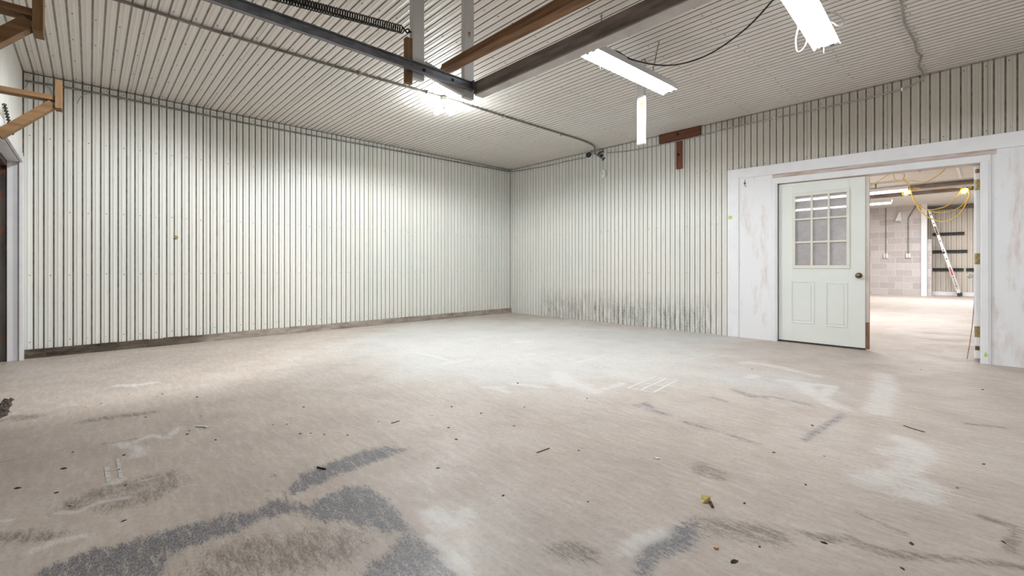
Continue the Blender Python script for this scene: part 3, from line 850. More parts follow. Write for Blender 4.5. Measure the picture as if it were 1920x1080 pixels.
# right door leaf, opened square into the next room: its edge faces the room
mb = MB()
mb.box(6.794, 6.838, 0.10, 0.99, 0.03, 1.975)
door2 = struct(mb.build('door_2', M['trim'], bevel=.003), 'white door standing open into the next room')
for z in (1.79, 1.04, 0.30):
    mb = MB()
    mb.box(6.798, 6.842, 0.096, 0.1, z - .055, z + .055)
    mb.tube([(6.842, 0.096, z - .056), (6.842, 0.096, z + .056)], .006, 8)
    for q in (-.04, -.015, .015, .04):
        mb.lathe([(.005, 0), (.004, .002)], 8, 1, Matrix.Translation((6.815 + (.008 if q in (-.015, .04) else -.004), .096, z + q)) @ Matrix.Rotation(PI / 2, 4, 'X'))
    part(mb, 'hinge', [M['brass'], M['screw']], door2)
for z in (1.93, 0.135):
    mb = MB(); mb.box(6.802, 6.832, 0.094, 0.1, z - .02, z + .02); part(mb, 'edge_bolt', M['bronze'], door2)
knob(door2, 6.794, 0.93, 0.85, -1, 0, 'alu', 'round silvery knob')
mb = MB()
pr = []
for k in range(13):
    t = k / 12; z = 0.012 + 0.66 * t
    pr.append((6.793 - 0.052 * (1 - t) ** 1.7, 0.105, z))
for w in range(len(pr) - 1):
    p, q = pr[w], pr[w + 1]
    mb.add([(p[0], p[1], p[2]), (p[0] + .006, p[1], p[2]), (q[0] + .006, q[1], q[2]), (q[0], q[1], q[2]),
            (p[0], p[1] + .05, p[2]), (p[0] + .006, p[1] + .05, p[2]), (q[0] + .006, q[1] + .05, q[2]), (q[0], q[1] + .05, q[2])],
           [(0, 1, 2, 3), (4, 7, 6, 5), (0, 4, 5, 1), (3, 2, 6, 7), (0, 3, 7, 4), (1, 5, 6, 2)])
o = part(mb, 'door_skin', M['bare_edge'], door2); o['label'] = 'curled loose skin at the foot of the open door'

# screws in the sheets
def hexhead():
    b = MB(); b.lathe([(.0055, 0), (.0055, .003), (.0038, .0042)], 6)
    return b
def screws(parent, places, R):
    """the hundred nearest are parts, the others one part"""
    C = Vector(cam.location)
    places = sorted(places, key=lambda p: (Vector(p) - C).length)
    proto = None
    for p in places[:100]:
        if proto is None:
            proto = hexhead().build('screw', M['screw'], parent); o = proto
        else:
            o = proto.copy(); link(o, parent)
        o.matrix_local = Matrix.Translation(p) @ R
    rest = MB()
    for p in places[100:]:
        rest.lathe([(.0055, 0), (.0055, .003), (.0038, .0042)], 6, 0, Matrix.Translation(p) @ R)
    if places[100:]:
        o = rest.build('screw', M['screw'], parent); o['kind'] = 'stuff'
J = lambda a: random.uniform(-a, a)
pl = []
for k in range(0, 93, 2):
    y = -6.881 + PA * (k + .62) - PA
    for z in (.17, .87, 1.56, 2.33, 2.955):
        if random.random() < .95: pl.append((.001, y + J(.006), z + J(.008)))
screws(wall_left, pl, Matrix.Rotation(PI / 2, 4, 'Y'))
pl = []
for k in range(-84, 12, 2):
    x = 6.396 + PB * (k + .40)
    if x < .03: continue
    zs = (.06, .87, 1.56, 2.33, 2.94) if x < 4.4 else (2.31, 2.94)
    for z in zs:
        if random.random() < .93: pl.append((x + J(.01), -.001, z + J(.010)))
screws(wall_back, pl, Matrix.Rotation(PI / 2, 4, 'X'))
pl = []
for k in range(0, 92, 2):
    y = -6.881 + PA * (k + .35)
    for j in range(12):
        x = .11 + .577 * j
        if random.random() < .93: pl.append((x + J(.012), y + J(.006), H - .001))
screws(ceiling, pl, Matrix.Rotation(PI, 4, 'X'))

# the next room
mb = MB(); mb.box(-1.2, 11.0, 0.13, 14.6, H, H + .1)
struct(mb.build('ceiling', M['far_ceiling']), 'pale ceiling of the next room', 'structure')
mb = MB(); mb.box(-1.2, 5.38, 13.5, 13.7, 0, H)
struct(mb.build('wall_next_room', M['block']), 'grey concrete block wall of the next room')
mb = MB(); mb.box(5.525, 5.625, 13.6, 13.8, 0, 1.86)
struct(mb.build('wall_next_room_return', M['block']), 'narrow block return beside the white pillar')
mb = MB(); mb.box(5.38, 5.52, 13.45, 13.62, 0, H)
struct(mb.build('trim_10', M['trim']), 'white pillar at the end of the block wall')
mb = MB()
sheet(mb, rib_profile(5.5, 8.2, 5.55, 0.125, 3), 0.0, H, lambda p, h, r: (p, 14.35 - h * 1.6, r))
mb.box(5.4, 8.3, 14.38, 14.5, 0, H)
struct(mb.build('wall_next_room_panel', [M['far_panel'], M['groove_ceil']]), 'tan ribbed wall at the back of the next room')
mb = MB(); mb.box(5.45, 8.2, 14.12, 14.33, 0, .13)
struct(mb.build('trim_11', M['trim'], bevel=.01), 'white curb at the foot of the tan ribbed wall')
mb = MB(); mb.box(5.45, 8.2, 14.20, 14.33, 2.86, 2.92)
struct(mb.build('trim_12', M['groove']), 'dark rail along the top of the tan ribbed wall')
mb = MB(); mb.box(-1.3, -1.2, .13, 14.6, 0, H); struct(mb.build('wall_next_room_left', M['far_panel']), 'side wall of the next room')
mb = MB(); mb.box(8.2, 8.3, .13, 14.6, 0, H); struct(mb.build('wall_next_room_right', M['far_panel']), 'far side wall of the next room')

# ------------------------------------------------------------------ overhead: door track, spring, posts and beams
t = empty('door_track', (4.37, -6.0, 2.25), 'long dark steel overhead door track under the ceiling', 'door track')
mb = MB()
mb.prism([(4.345, 2.220), (4.375, 2.220), (4.375, 2.226), (4.351, 2.234), (4.351, 2.274), (4.362, 2.280), (4.362, 2.285), (4.345, 2.285)], -6.95, -4.462)
part(mb, 'rail', M['steel'], t)
mb = MB(); mb.box(4.345, 4.386, -4.4615, -4.455, 2.218, 2.288)
part(mb, 'end_stop', M['steel'], t)
for y in (-4.85, -4.62):
    mb = MB(); mb.lathe([(.011, 0), (.011, .006), (.006, .009)], 6, 0, Matrix.Translation((4.351, y, 2.252)) @ Matrix.Rotation(PI / 2, 4, 'Y')); part(mb, 'bolt', M['dark_steel'], t)

def post(label, x0, x1, y0, y1, zb, mat):
    t = empty('hanger_post', ((x0 + x1) / 2, (y0 + y1) / 2, zb), label, 'post')
    mb = MB(); mb.box(x0, x1, y0, y1, zb, H + .004)
    part(mb, 'timber', mat, t, .003)
    return t
p0 = post('painted timber post hanging where the black coil spring ends', 4.294, 4.332, -4.925, -4.836, 2.19, M['white_post'])
mb = MB(); mb.box(4.294, 4.333, -4.968, -4.9255, 2.148, 2.44)
o = part(mb, 'splice_block', M['old_wood_z'], p0, .002); o['label'] = 'bare brown timber block nailed to the post'
p1 = post('painted timber post hanging at the end of the steel track', 4.305, 4.3435, -4.513, -4.426, 2.166, M['white_post'])
p2 = post('worn white post hanging behind the long lit tube lamp, with a rusty patch', 4.500, 4.578, -2.492, -2.452, 2.170, M['worn_post'])
mb = MB()
mb.bar((4.318, -4.834, 2.285), (4.318, -4.514, 2.225), .032, .085)
o = mb.build('brace_board', M['white_post'], bevel=.003); tag(o, 'short white board bridging the two posts behind the track', 'board')

mb = MB()
ang = [(4.27, -4.655, 2.36, 2.325), (6.6, -4.675, 2.345, 2.255)]
vs = []
for x, y, zt, zb in ang:
    for dy in (0, .075): vs += [(x, y + dy - .02, zb), (x, y + dy - .02, zt)]
vs[1] = (4.30, vs[1][1], 2.365); vs[3] = (4.30, vs[3][1], 2.365)
mb.add(vs, [(0, 2, 3, 1), (4, 5, 7, 6), (0, 1, 5, 4), (2, 6, 7, 3), (0, 4, 6, 2), (1, 3, 7, 5)])
o = mb.build('timber_beam', M['old_wood_x'], bevel=.003); tag(o, 'reddish brown bare timber beam under the ceiling', 'beam')
t = empty('timber_beam', (5.6, -4.43, 2.21), 'grimy grey beam meeting the end of the steel track', 'beam')
mb = MB(); mb.box(4.347, 6.6, -4.432, -4.394, 2.2055, 2.293); part(mb, 'beam_face', M['dirty_beam'], t, .002)
mb = MB(); mb.box(4.347, 6.6, -4.424, -4.345, 2.198, 2.205); o = part(mb, 'beam_underside', M['beam_under'], t); o['label'] = 'underside coloured pale as lit from the floor'

t = empty('garage_spring', (4.33, -5.4, 2.44), 'black coiled extension spring stretched beside the steel track', 'spring')
mb = MB()
A, B = Vector((4.317, -6.35, 2.310)), Vector((4.317, -4.99, 2.480))
d = (B - A).normalized(); s = Vector((1, 0, 0)); u = s.cross(d).normalized()
turns = 92; pts = []
for k in range(turns * 11 + 1):
    a = 2 * PI * k / 11; pts.append(A + (B - A) * (k / (turns * 11)) + (s * math.cos(a) + u * math.sin(a)) * .0235)
mb.tube(pts, .0041, 5); part(mb, 'coil', M['dark_steel'], t)
mb = MB(); mb.tube(spline([B + u * .02, B + d * .02, B + d * .035 - u * .012, B + d * .052, B + d * .045 + u * .014, B + d * .025 + u * .004], 6), .005, 6)
mb.tube([B + d * .045, (4.317, -4.927, 2.488)], .006, 6)
part(mb, 'hook', M['dark_steel'], t)

# timber brackets over the overhead door
def bracket(X, z_end0, z_end1, ye, label, arm_z, br):
    t = empty('timber_bracket', (X, -6.94, arm_z), label, 'bracket', None)
    mb = MB(); mb.box(X - .089, X, -6.958, ye, arm_z - .019, arm_z + .019); part(mb, 'arm', M['new_wood_y'], t, .002)
    mb = MB(); mb.box(X - .10, X + .02, ye + .001, ye + .040, z_end0, z_end1); part(mb, 'end_block', M['new_wood_z'], t, .002)
    mb = MB(); mb.bar((X - .040, ye - .012, arm_z - .045), (X - .040, -6.945, arm_z - .045 - br), .08, .058, 0, (0, 0, 1)); part(mb, 'brace', M['new_wood_y'], t, .002)
    return t
bracket(1.90, 2.198, 2.420, -6.648, 'light timber bracket over the overhead door, nearer the corner', 2.278, .30)
bracket(3.56, 2.160, 2.400, -6.664, 'light timber bracket over the overhead door, at the top corner of the photo', 2.255, .30)

def chain_mesh(p, q, link_len=.030, r=.0035, w=.008):
    p, q = Vector(p), Vector(q); d = (q - p); n = max(2, int(d.length / (link_len * .75))); dn = d.normalized()
    side = dn.cross(Vector((.3, 1, .2))).normalized(); up = dn.cross(side)
    mb = MB()
    for k in range(n):
        c = p + d * ((k + .5) / n); s = side if k % 2 else up
        ring = [c + dn * (math.sin(a) * link_len * .5) + s * (math.cos(a) * w) for a in [2 * PI * i / 8 for i in range(8)]]
        mb.tube(ring, r, 4, 0, closed=True)
    return mb
o = chain_mesh((1.75, -6.925, 2.20), (1.20, -6.930, 2.085), .035, .004, .010).build('door_chain', M['dark_steel']); tag(o, 'dark chain hanging over the head board of the overhead door', 'chain')

# ------------------------------------------------------------------ lamps
def shop_light(loc, rot, label, pull_end, chains):
    t = empty('shop_light', loc, label, 'lamp'); t.rotation_euler = (0, 0, rot)
    L = 1.25
    mb = MB()  # folded white reflector: channel and two wings, open ends
    prof = [(-.088, 0), (-.046, .045), (-.046, .085), (.046, .085), (.046, .045), (.088, 0), (.0865, -.002), (.044, .041), (-.044, .041), (-.0865, -.002)]
    mb.prism(prof, -L / 2, L / 2)
    mb.build('reflector', M['lamp_white'], t)
    for e in (-1, 1):
        mb = MB()
        mb.prism([(-.07, .018), (-.05, .043), (.05, .043), (.07, .018), (.055, .010), (-.055, .010)], e * L / 2 - .012, e * L / 2 + .002)
        c = mb.build('end_plate', M['lamp_white'], t)
        for q in (-.030, .030):
            mb = MB(); mb.box(q - .014, q + .014, e * (L / 2 - .03), e * (L / 2 + .004), .006, .036); mb.build('tube_socket', M['socket'], c, .002)
    for q in (-.030, .030):
        mb = MB(); mb.tube([(q, -L / 2 + .03, .020), (q, L / 2 - .03, .020)], .0135, 14); mb.build('tube', M['tube'], t)
    mb = MB(); mb.tube([(.0, pull_end * (L / 2 - .14), .04), (.0, pull_end * (L / 2 - .14), -.09)], .0018, 6); mb.build('pull_cord', M['white_plastic'], t)
    for yy, top in chains:
        chain_mesh(top, (0, yy, .085), .026, .0022, .006).build('hanging_chain', M['chain'], t)
    return t
l1 = shop_light((4.752, -2.945, 2.655), math.radians(-2.4), 'lit tube lamp hanging on chains beyond the grey beam', -1,
                [(-.50, (.03, -.50, .35)), (.28, (.09, .25, .35))])
l2 = shop_light((6.065, -2.92, 2.655), math.radians(2.2), 'lit tube lamp at the top edge, nearest the doorway', 1, [(-.4, (0, -.4, .35)), (.35, (0, .35, .35))])
def light_part(mb, name, mat, t):
    o = mb.build(name, mat); o.parent = t
    o.matrix_parent_inverse = (Matrix.Translation(t.location) @ Matrix.Rotation(t.rotation_euler.z, 4, 'Z')).inverted()
    return o
for q in ([(6.13, -2.75, 2.715), (6.175, -2.69, 2.71), (6.209, -2.656, 2.66), (6.191, -2.675, 2.622), (6.161, -2.707, 2.645), (6.12, -2.75, 2.70)],
          [(6.03, -2.90, 2.70), (5.984, -2.895, 2.56), (5.984, -2.895, 2.464), (5.999, -2.879, 2.445), (6.032, -2.844, 2.508), (6.035, -2.82, 2.66)]):
    mb = MB(); mb.tube(spline(q, 6), .0055, 6); light_part(mb, 'cord_loop', M['cable'], l2)
mb = MB(); mb.tube(spline([(4.745, -3.26, 2.742), (4.72, -3.17, 2.80), (4.824, -3.105, 2.715), (5.035, -2.998, 2.63), (5.232, -2.935, 2.610), (5.43, -2.9, 2.642), (5.675, -2.931, 2.717), (5.879, -3.021, 2.80), (5.925, -3.05, 2.815)], 8), .0065, 8)
o = light_part(mb, 'power_cord', M['black_cable'], l1); o['label'] = 'dark cord draped across to the other tube lamp'

# twin bare bulbs on the ceiling conduit
t = empty('twin_bulb_lamp', (2.42, -3.36, 2.97), 'pair of dazzling bare bulbs on the ceiling conduit', 'lamp')
mb = MB(); mb.lathe([(.052, 2.945), (.052, 2.985)], 8, 0, Matrix.Translation((2.42, -3.36, 0))); mb.lathe([(.012, 2.84), (.02, 2.945)], 12, 0, Matrix.Translation((2.42, -3.36, 0)))
part(mb, 'junction_box', M['conduit'], t)
for s in (-1, 1):
    R = Matrix.Translation((2.42, -3.36, 2.845)) @ Vector((.05 * s, .062 * s, -.035)).to_track_quat('Z', 'Y').to_matrix().to_4x4()
    mb = MB(); mb.lathe([(.017, .0), (.021, .012), (.021, .045)], 14, 0, R); o = part(mb, 'bulb_socket', M['white_plastic'], t)
    mb = MB(); mb.lathe([(.014, .045), (.018, .055), (.028, .075), (.031, .095), (.027, .114), (.015, .125), (.003, .128)], 16, 0, R); part(mb, 'bulb', M['bulb'], t)
    l = bpy.data.lights.new('bulb_beam', 'SPOT'); l.energy = BULB_BEAM; l.spot_size = math.radians(176); l.spot_blend = 0.3; l.shadow_soft_size = 0.035; l.color = (0.93, 0.98, 1.0)
    lo = bpy.data.objects.new('bulb_beam', l); link(lo); lo.location = R @ Vector((0, 0, .165))

# ------------------------------------------------------------------ conduits and cables
t = empty('ceiling_conduit', (2.42, -3.5, 2.98), 'metal conduit running along the ceiling to the far corner', 'conduit')
pts = [(2.375, -6.95, 2.982), (2.36, -6.25, 2.984), (2.345, -5.6, 2.983), (2.36, -4.7, 2.984), (2.41, -3.75, 2.983), (2.43, -3.0, 2.984), (2.43, -2.2, 2.983), (2.435, -1.3, 2.983), (2.435, -.68, 2.981), (2.36, -.30, 2.978), (2.22, -.085, 2.962), (2.19, -.045, 2.93), (2.27, -.030, 2.872), (2.345, -.028, 2.815)]
mb = MB(); mb.tube(spline(pts, 8), .0125, 8); part(mb, 'pipe', M['conduit_dark'], t)
for y in (-5.55, -4.4, -3.6, -2.4, -1.2):
    x = 2.35 if y < -5 else (2.38 if y < -4 else 2.425)
    mb = MB(); mb.box(x - .026, x + .026, y - .009, y + .009, 2.965, 2.9975); part(mb, 'strap', M['conduit'], t, .003)
mb = MB(); mb.tube(spline([(2.25, -.03, 2.90), (2.30, -.05, 2.925), (2.37, -.04, 2.94)], 6), .012, 8); mb.lathe([(.022, 0), (.026, .02), (.014, .045)], 12, 0, Matrix.Translation((2.315, -.004, 2.88)) @ Matrix.Rotation(PI / 2, 4, 'X'))
mb.tube([(2.33, -.012, 2.79), (2.385, -.012, 2.83)], .010, 8)
o = part(mb, 'cable_clamp', M['black'], t); o['label'] = 'dark clamps where the conduit meets the wall'

t = empty('wall_conduit', (.02, -3.5, 2.92), 'thin metal conduit along the top of the left wall', 'conduit')
mb = MB(); mb.tube(spline([(.016, -6.94, 2.895), (.016, -6.4, 2.913), (.016, -4.79, 2.900), (.016, -3.07, 2.922), (.016, -1.5, 2.935), (.018, -.02, 2.953)], 8), .0105, 8); part(mb, 'pipe', M['conduit_dark'], t)
for y in (-6.2, -5.2, -4.2, -3.2, -2.2, -1.1):
    z = float(np.interp(y, [-6.4, -4.79, -3.07, 0], [2.913, 2.9, 2.922, 2.953]))
    mb = MB(); mb.box(0.0, .028, y - .008, y + .008, z - .02, z + .02); part(mb, 'strap', M['conduit'], t, .002)
mb = MB(); mb.tube(spline([(.02, -6.40, 2.911), (.03, -6.485, 2.876), (.03, -6.528, 2.817), (.03, -6.548, 2.755)], 6), .0035, 6)
wires = [mb]
mb = MB(); mb.tube(spline([(.02, -6.86, 2.90), (.03, -6.91, 2.885), (.03, -6.94, 2.82)], 6), .0035, 6); wires.append(mb)
for k in range(3):
    mb = MB(); mb.tube(spline([(.02, -6.79, 2.88), (.03, -6.765 + .006 * k, 2.862), (.035, -6.750 + .006 * k, 2.80)], 5), .0022, 5); wires.append(mb)
for mb in wires:
    o = part(mb, 'loose_wire', M['cable'], t); o['label'] = 'loose pale wire end'

t = empty('flexible_conduit', (6.42, -1.2, 2.98), 'wavy grey conduit crossing the ceiling and dropping along the wall', 'conduit')
mb = MB(); mb.tube(spline([(6.45, -3.4, 2.984), (6.44, -2.4, 2.984), (6.437, -1.93, 2.984), (6.417, -1.5, 2.984), (6.438, -1.05, 2.984), (6.432, -.80, 2.984), (6.448, -.60, 2.984), (6.412, -.36, 2.984), (6.425, -.14, 2.982), (6.41, -.035, 2.97), (6.385, -.020, 2.935), (6.285, -.016, 2.897), (6.10, -.016, 2.882), (5.6, -.016, 2.872), (4.92, -.016, 2.878), (4.4, -.016, 2.872), (4.06, -.016, 2.858), (4.0, -.0185, 2.852), (3.4, -.0185, 2.847), (2.85, -.012, 2.86), (2.42, -.012, 2.905)], 6), .0085, 8)
part(mb, 'pipe', M['cable'], t)
for x in (6.25, 5.0):
    mb = MB(); mb.box(x - .008, x + .008, -.026, 0.0, 2.866 if x < 6 else 2.872, 2.888 if x < 6 else 2.904); part(mb, 'strap', M['white_plastic'], t, .002)
mb = MB(); mb.tube(spline([(2.03, -.018, 2.905), (1.55, -.014, 2.912), (1.09, -.014, 2.908), (.55, -.014, 2.925), (.03, -.014, 2.950)], 6), .006, 6)
tag(mb.build('wall_cable', M['conduit_dark']), 'dark cable sagging from the round vent to the corner', 'cable')

t = empty('vent_collar', (2.067, -.03, 2.935), 'round white-rimmed black vent just under the ceiling', 'vent')
R = Matrix.Translation((2.05, 0.0, 2.925)) @ Vector((.35, -1, .10)).to_track_quat('Z', 'Y').to_matrix().to_4x4()
mb = MB(); mb.lathe([(.062, 0), (.060, .060), (.055, .064), (.053, .030)], 24, 0, R, caps=False); part(mb, 'collar', M['white_plastic'], t)
mb = MB(); mb.lathe([(.053, .040), (.053, .050), (.03, .058)], 24, 0, R); part(mb, 'vent_core', M['black'], t)
mb = MB(); mb.prism([(2.318, 2.505), (2.361, 2.475), (2.404, 2.505), (2.404, 2.60), (2.361, 2.632), (2.318, 2.60)], -.034, .0)
t = empty('alarm_box', (2.361, 0, 2.55), 'small white six-sided box on the ribbed wall', 'box')
part(mb, 'cover', M['white_plastic'], t, .006)
mb = MB(); mb.box(2.333, 2.345, -.036, -.0335, 2.55, 2.585); part(mb, 'slot', M['cable'], t)

t = empty('wall_block', (3.73, -.02, 2.85), 'long red-brown timber block under the ceiling on the ribbed wall', 'block')
mb = MB(); mb.box(3.402, 4.044, -.042, .002, 2.862, 2.996); part(mb, 'timber', M['red_wood_x'], t, .003)
mb = MB(); mb.lathe([(.020, 0), (.020, .006), (.012, .012), (.010, .02)], 8, 0, Matrix.Translation((3.705, -.042, 2.945)) @ Matrix.Rotation(PI / 2, 4, 'X')); part(mb, 'bolt', M['dark_steel'], t)
t = empty('wall_block', (3.722, -.02, 2.42), 'short upright red-brown timber block on the ribbed wall', 'block')
mb = MB(); mb.box(3.680, 3.764, -.042, .002, 2.425, 2.835); part(mb, 'timber', M['red_wood_z'], t, .003)
mb = MB(); mb.lathe([(.020, 0), (.020, .006), (.012, .012), (.010, .02)], 8, 0, Matrix.Translation((3.715, -.042, 2.635)) @ Matrix.Rotation(PI / 2, 4, 'X')); part(mb, 'bolt', M['dark_steel'], t)

# small things fixed to the doorway and walls
mb = MB(); mb.box(4.428, 4.480, -.0240, -.0228, 1.615, 1.660); tag(mb.build('sticker', M['lime']), 'lime green sticker on the white board left of the doorway', 'sticker')
mb = MB(); mb.prism([(6.865, .075), (6.885, .07), (6.892, .09), (6.876, .12), (6.868, .10)], -.0330, -.0322); tag(mb.build('sticker', M['lime']), 'torn pale green sticker low on the right door casing', 'sticker')
t = empty('wall_hook', (4.64, -.01, 2.08), 'small rusty hook under the head board, left of the doorway', 'hook')
mb = MB(); mb.tube(spline([(4.64, -.006, 2.135), (4.64, -.012, 2.10), (4.645, -.028, 2.06), (4.655, -.012, 2.035)], 5), .004, 6); part(mb, 'wire', M['brass'], t)
mb = MB(); mb.lathe([(.012, 0), (.012, .008)], 8, 0, Matrix.Translation((4.64, -.006, 2.085)) @ Matrix.Rotation(PI / 2, 4, 'X')); part(mb, 'washer', M['dark_steel'], t)
mb = MB(); mb.lathe([(.022, 0), (.022, .01), (.012, .02)], 10, 0, Matrix.Translation((.003, -5.672, 1.323)) @ Matrix.Rotation(PI / 2, 4, 'Y'))
tag(mb.build('pipe_stub', M['brass']), 'small brown pipe stub on the left wall', 'pipe')

# ------------------------------------------------------------------ things in the next room
def far_tube(x0, x1, y, z, label):
    t = empty('tube_lamp', ((x0 + x1) / 2, y, z), label, 'lamp')
    mb = MB(); mb.box(x0, x1, y - .06, y + .06, z + .03, z + .10); part(mb, 'housing', M['lamp_white'], t, .004)
    for hx in (x0 + .6, x1 - .6):
        mb = MB(); mb.box(hx - .015, hx + .015, y - .01, y + .01, z + .10, H); part(mb, 'hanger', M['conduit'], t)
    mb = MB()
    mb.tube([(x0 + .02, y - .03, z), (x1 - .02, y - .03, z)], .019, 12); part(mb, 'tube', M['far_tube'], t)
    mb = MB()
    mb.tube([(x0 + .02, y + .03, z), (x1 - .02, y + .03, z)], .019, 12); part(mb, 'tube', M['far_tube'], t)
far_tube(3.19, 5.60, 7.6, 2.76, 'lit tube lamp in the next room, the longer streak in the doorway')
far_tube(2.60, 5.03, 10.05, 2.76, 'lit tube lamp in the next room, further back and lower in the doorway')

for y, z, r, lab in ((8.42, 2.93, .055, 'dark pipe under the next room ceiling, nearer the doorway'), (9.55, 2.915, .05, 'dark pipe under the next room ceiling, further back')):
    mb = MB(); mb.tube([(-1.1, y, z), (8.1, y, z)], r, 12); tag(mb.build('ceiling_pipe', M['dirty_beam']), lab, 'pipe')
mb = MB(); mb.box(6.445, 6.485, 5.9, 7.95, 2.965, 3.001); tag(mb.build('cable_tray', M['lamp_white']), 'white strip running along the next room ceiling', 'strip')
t = empty('ceiling_bracket', (5.92, 6.07, 2.95), 'black metal bracket on the next room ceiling above the doorway view', 'bracket')
mb = MB(); mb.tube(spline([(5.79, 6.07, 2.985), (5.83, 6.07, 2.955), (5.88, 6.07, 2.972), (5.92, 6.07, 2.945), (5.96, 6.07, 2.972), (6.01, 6.07, 2.955), (6.04, 6.07, 2.985)], 6), .022, 8); part(mb, 'body', M['black'], t)
mb = MB(); mb.box(5.80, 6.03, 6.05, 6.09, 2.975, 3.002); part(mb, 'plate', M['black'], t)

K = (6.0 + 6.451) / (8.0 + 6.451)
def near(l): return [(6.894 + (x - 6.894) * K, -6.451 + (y + 6.451) * K, .96 + (z - .96) * K) for x, y, z in l]
t = empty('work_light_string', (6.1, 6.0, 2.5), 'yellow cord with two caged glowing bulbs hung inside the doorway', 'work light')
mb = MB()
for l, r in (([(5.593, 8.0, 2.87), (5.632, 8.0, 2.685), (5.69, 8.0, 2.499), (5.85, 8.0, 2.342), (6.008, 8.0, 2.302), (6.233, 8.0, 2.368), (6.383, 8.0, 2.537), (6.478, 8.0, 2.684), (6.555, 8.0, 2.72)], .011),
             ([(5.632, 8.0, 2.685), (5.69, 8.0, 2.524), (5.785, 8.0, 2.285), (5.916, 8.0, 2.134), (6.117, 8.0, 2.018), (6.278, 8.0, 2.031), (6.452, 8.0, 2.176), (6.555, 8.0, 2.409), (6.605, 8.0, 2.596), (6.555, 8.0, 2.72)], .013),
             ([(5.69, 8.02, 2.499), (5.916, 8.05, 2.298), (6.144, 8.05, 2.228), (6.365, 8.05, 2.269), (6.503, 8.05, 2.39), (6.605, 8.02, 2.572)], .008),
             ([(5.47, 8.0, 3.12), (5.535, 8.0, 3.0), (5.651, 8.0, 3.025), (5.869, 8.0, 2.974), (6.099, 8.0, 3.104), (6.242, 8.0, 3.268)], .010),
             ([(5.47, 8.0, 3.12), (5.593, 8.0, 2.90)], .010),
             ([(4.70, 8.0, 2.95), (4.797, 8.0, 2.972), (5.03, 8.0, 3.13), (5.216, 8.0, 3.262)], .009),
             ([(5.216, 8.0, 3.262), (5.287, 8.0, 3.25), (5.317, 8.0, 3.116), (5.436, 8.0, 3.073), (5.496, 8.0, 3.194), (5.436, 8.0, 3.27)], .009),
             ([(5.651, 8.0, 2.862), (5.916, 8.0, 2.785), (6.278, 8.0, 2.78), (6.452, 8.0, 2.76), (6.555, 8.0, 2.72)], .007)):
    mb.tube(spline(near(l), 7), r * .9, 6)
part(mb, 'cord', M['yellow'], t)
def work_bulb(p, dirv):
    R = Matrix.Translation(p) @ Vector(dirv).to_track_quat('Z', 'Y').to_matrix().to_4x4()
    mb = MB(); mb.lathe([(.016, -.09), (.022, -.07), (.022, -.02), (.017, 0)], 12, 0, R); sk = part(mb, 'bulb_socket', M['yellow'], t)
    mb = MB(); mb.lathe([(.015, 0), (.022, .02), (.034, .05), (.036, .075), (.028, .10), (.004, .112)], 14, 0, R); part(mb, 'bulb', M['warm_bulb'], t)
    mb = MB()
    for k in range(8):
        a = 2 * PI * k / 8
        mb.tube([R @ Vector((math.cos(a) * r, math.sin(a) * r, h)) for r, h in ((.022, -.01), (.052, .02), (.060, .07), (.045, .12), (.006, .145))], .0028, 5)
    for r, h in ((.052, .02), (.060, .07), (.045, .12)):
        mb.tube([R @ Vector((math.cos(2 * PI * i / 14) * r, math.sin(2 * PI * i / 14) * r, h)) for i in range(14)], .0028, 5, 0, closed=True)
    part(mb, 'bulb_cage', M['yellow'], t)
q = near([(5.60, 8.0, 2.78), (6.565, 8.0, 2.71)])
work_bulb(q[0], (-.75, -.25, -.3)); work_bulb(q[1], (-.55, -.5, -.45))

t = empty('ladder', (6.0, 13.8, 0), 'leaning aluminium ladder with red labels in the next room', 'ladder')
foot, top = Vector((6.29, 13.80, .0)), Vector((5.56, 13.84, 2.80))
dv = (top - foot).normalized()
for yy in (-.20, .20):
    o_ = Vector((0, yy, 0))
    mb = MB(); mb.bar(foot + o_ + dv * .09, foot + o_ + dv * 1.62, .028, .078, 0, (1, 0, 0)); mb.bar(foot + o_ + dv * 1.40, top + o_, .022, .062, 0, (1, 0, 0)); part(mb, 'side_rail', M['alu'], t, .003)
    mb = MB(); mb.bar(foot + o_ + dv * .03, foot + o_ + dv * .13, .05, .105, 0, (1, 0, 0)); part(mb, 'foot', M['black'], t, .004)
    for a, b, mt in ((.25, .62, 'cable'), (.70, .92, 'red_label'), (2.05, 2.35, 'old_wood_z')):
        c = -.0155 if True else 0
        mb = MB(); mb.bar(foot + o_ + Vector((0, c, 0)) + dv * a, foot + o_ + Vector((0, c, 0)) + dv * b, .003, .045, 0, (1, 0, 0)); part(mb, 'rail_label', M[mt], t)
    mb = MB(); mb.bar(foot + o_ + dv * 1.42 + Vector((-.05, 0, .02)), foot + o_ + dv * 1.52 + Vector((.02, 0, -.03)), .05, .07, 0, (1, 0, 0)); part(mb, 'lock_hinge', M['black'], t)
k = .35
while k < 2.75:
    c = foot + dv * k; mb = MB(); mb.tube([c - Vector((0, .225, 0)), c + Vector((0, .225, 0))], .018, 8); part(mb, 'rung', M['black'], t); k += .30

def rack(x0, x1, z, lab):
    mb = MB(); mb.prism([(14.30, z - .05), (14.335, z - .05), (14.335, z + .05), (14.275, z + .05), (14.275, z + .03), (14.30, z + .02)], x0, x1, axis='x')
    tag(mb.build('wall_rack_bar', M['black']), lab, 'bar')
rack(5.60, 6.36, 2.045, 'black bar on the tan ribbed wall, topmost of the stack')
rack(5.60, 6.43, 1.46, 'black bar on the tan ribbed wall, second from the top')
rack(5.60, 6.34, .86, 'black bar low on the tan ribbed wall, behind the ladder')
rack(6.40, 7.1, .86, 'black bar low on the tan ribbed wall, beside the open door edge')

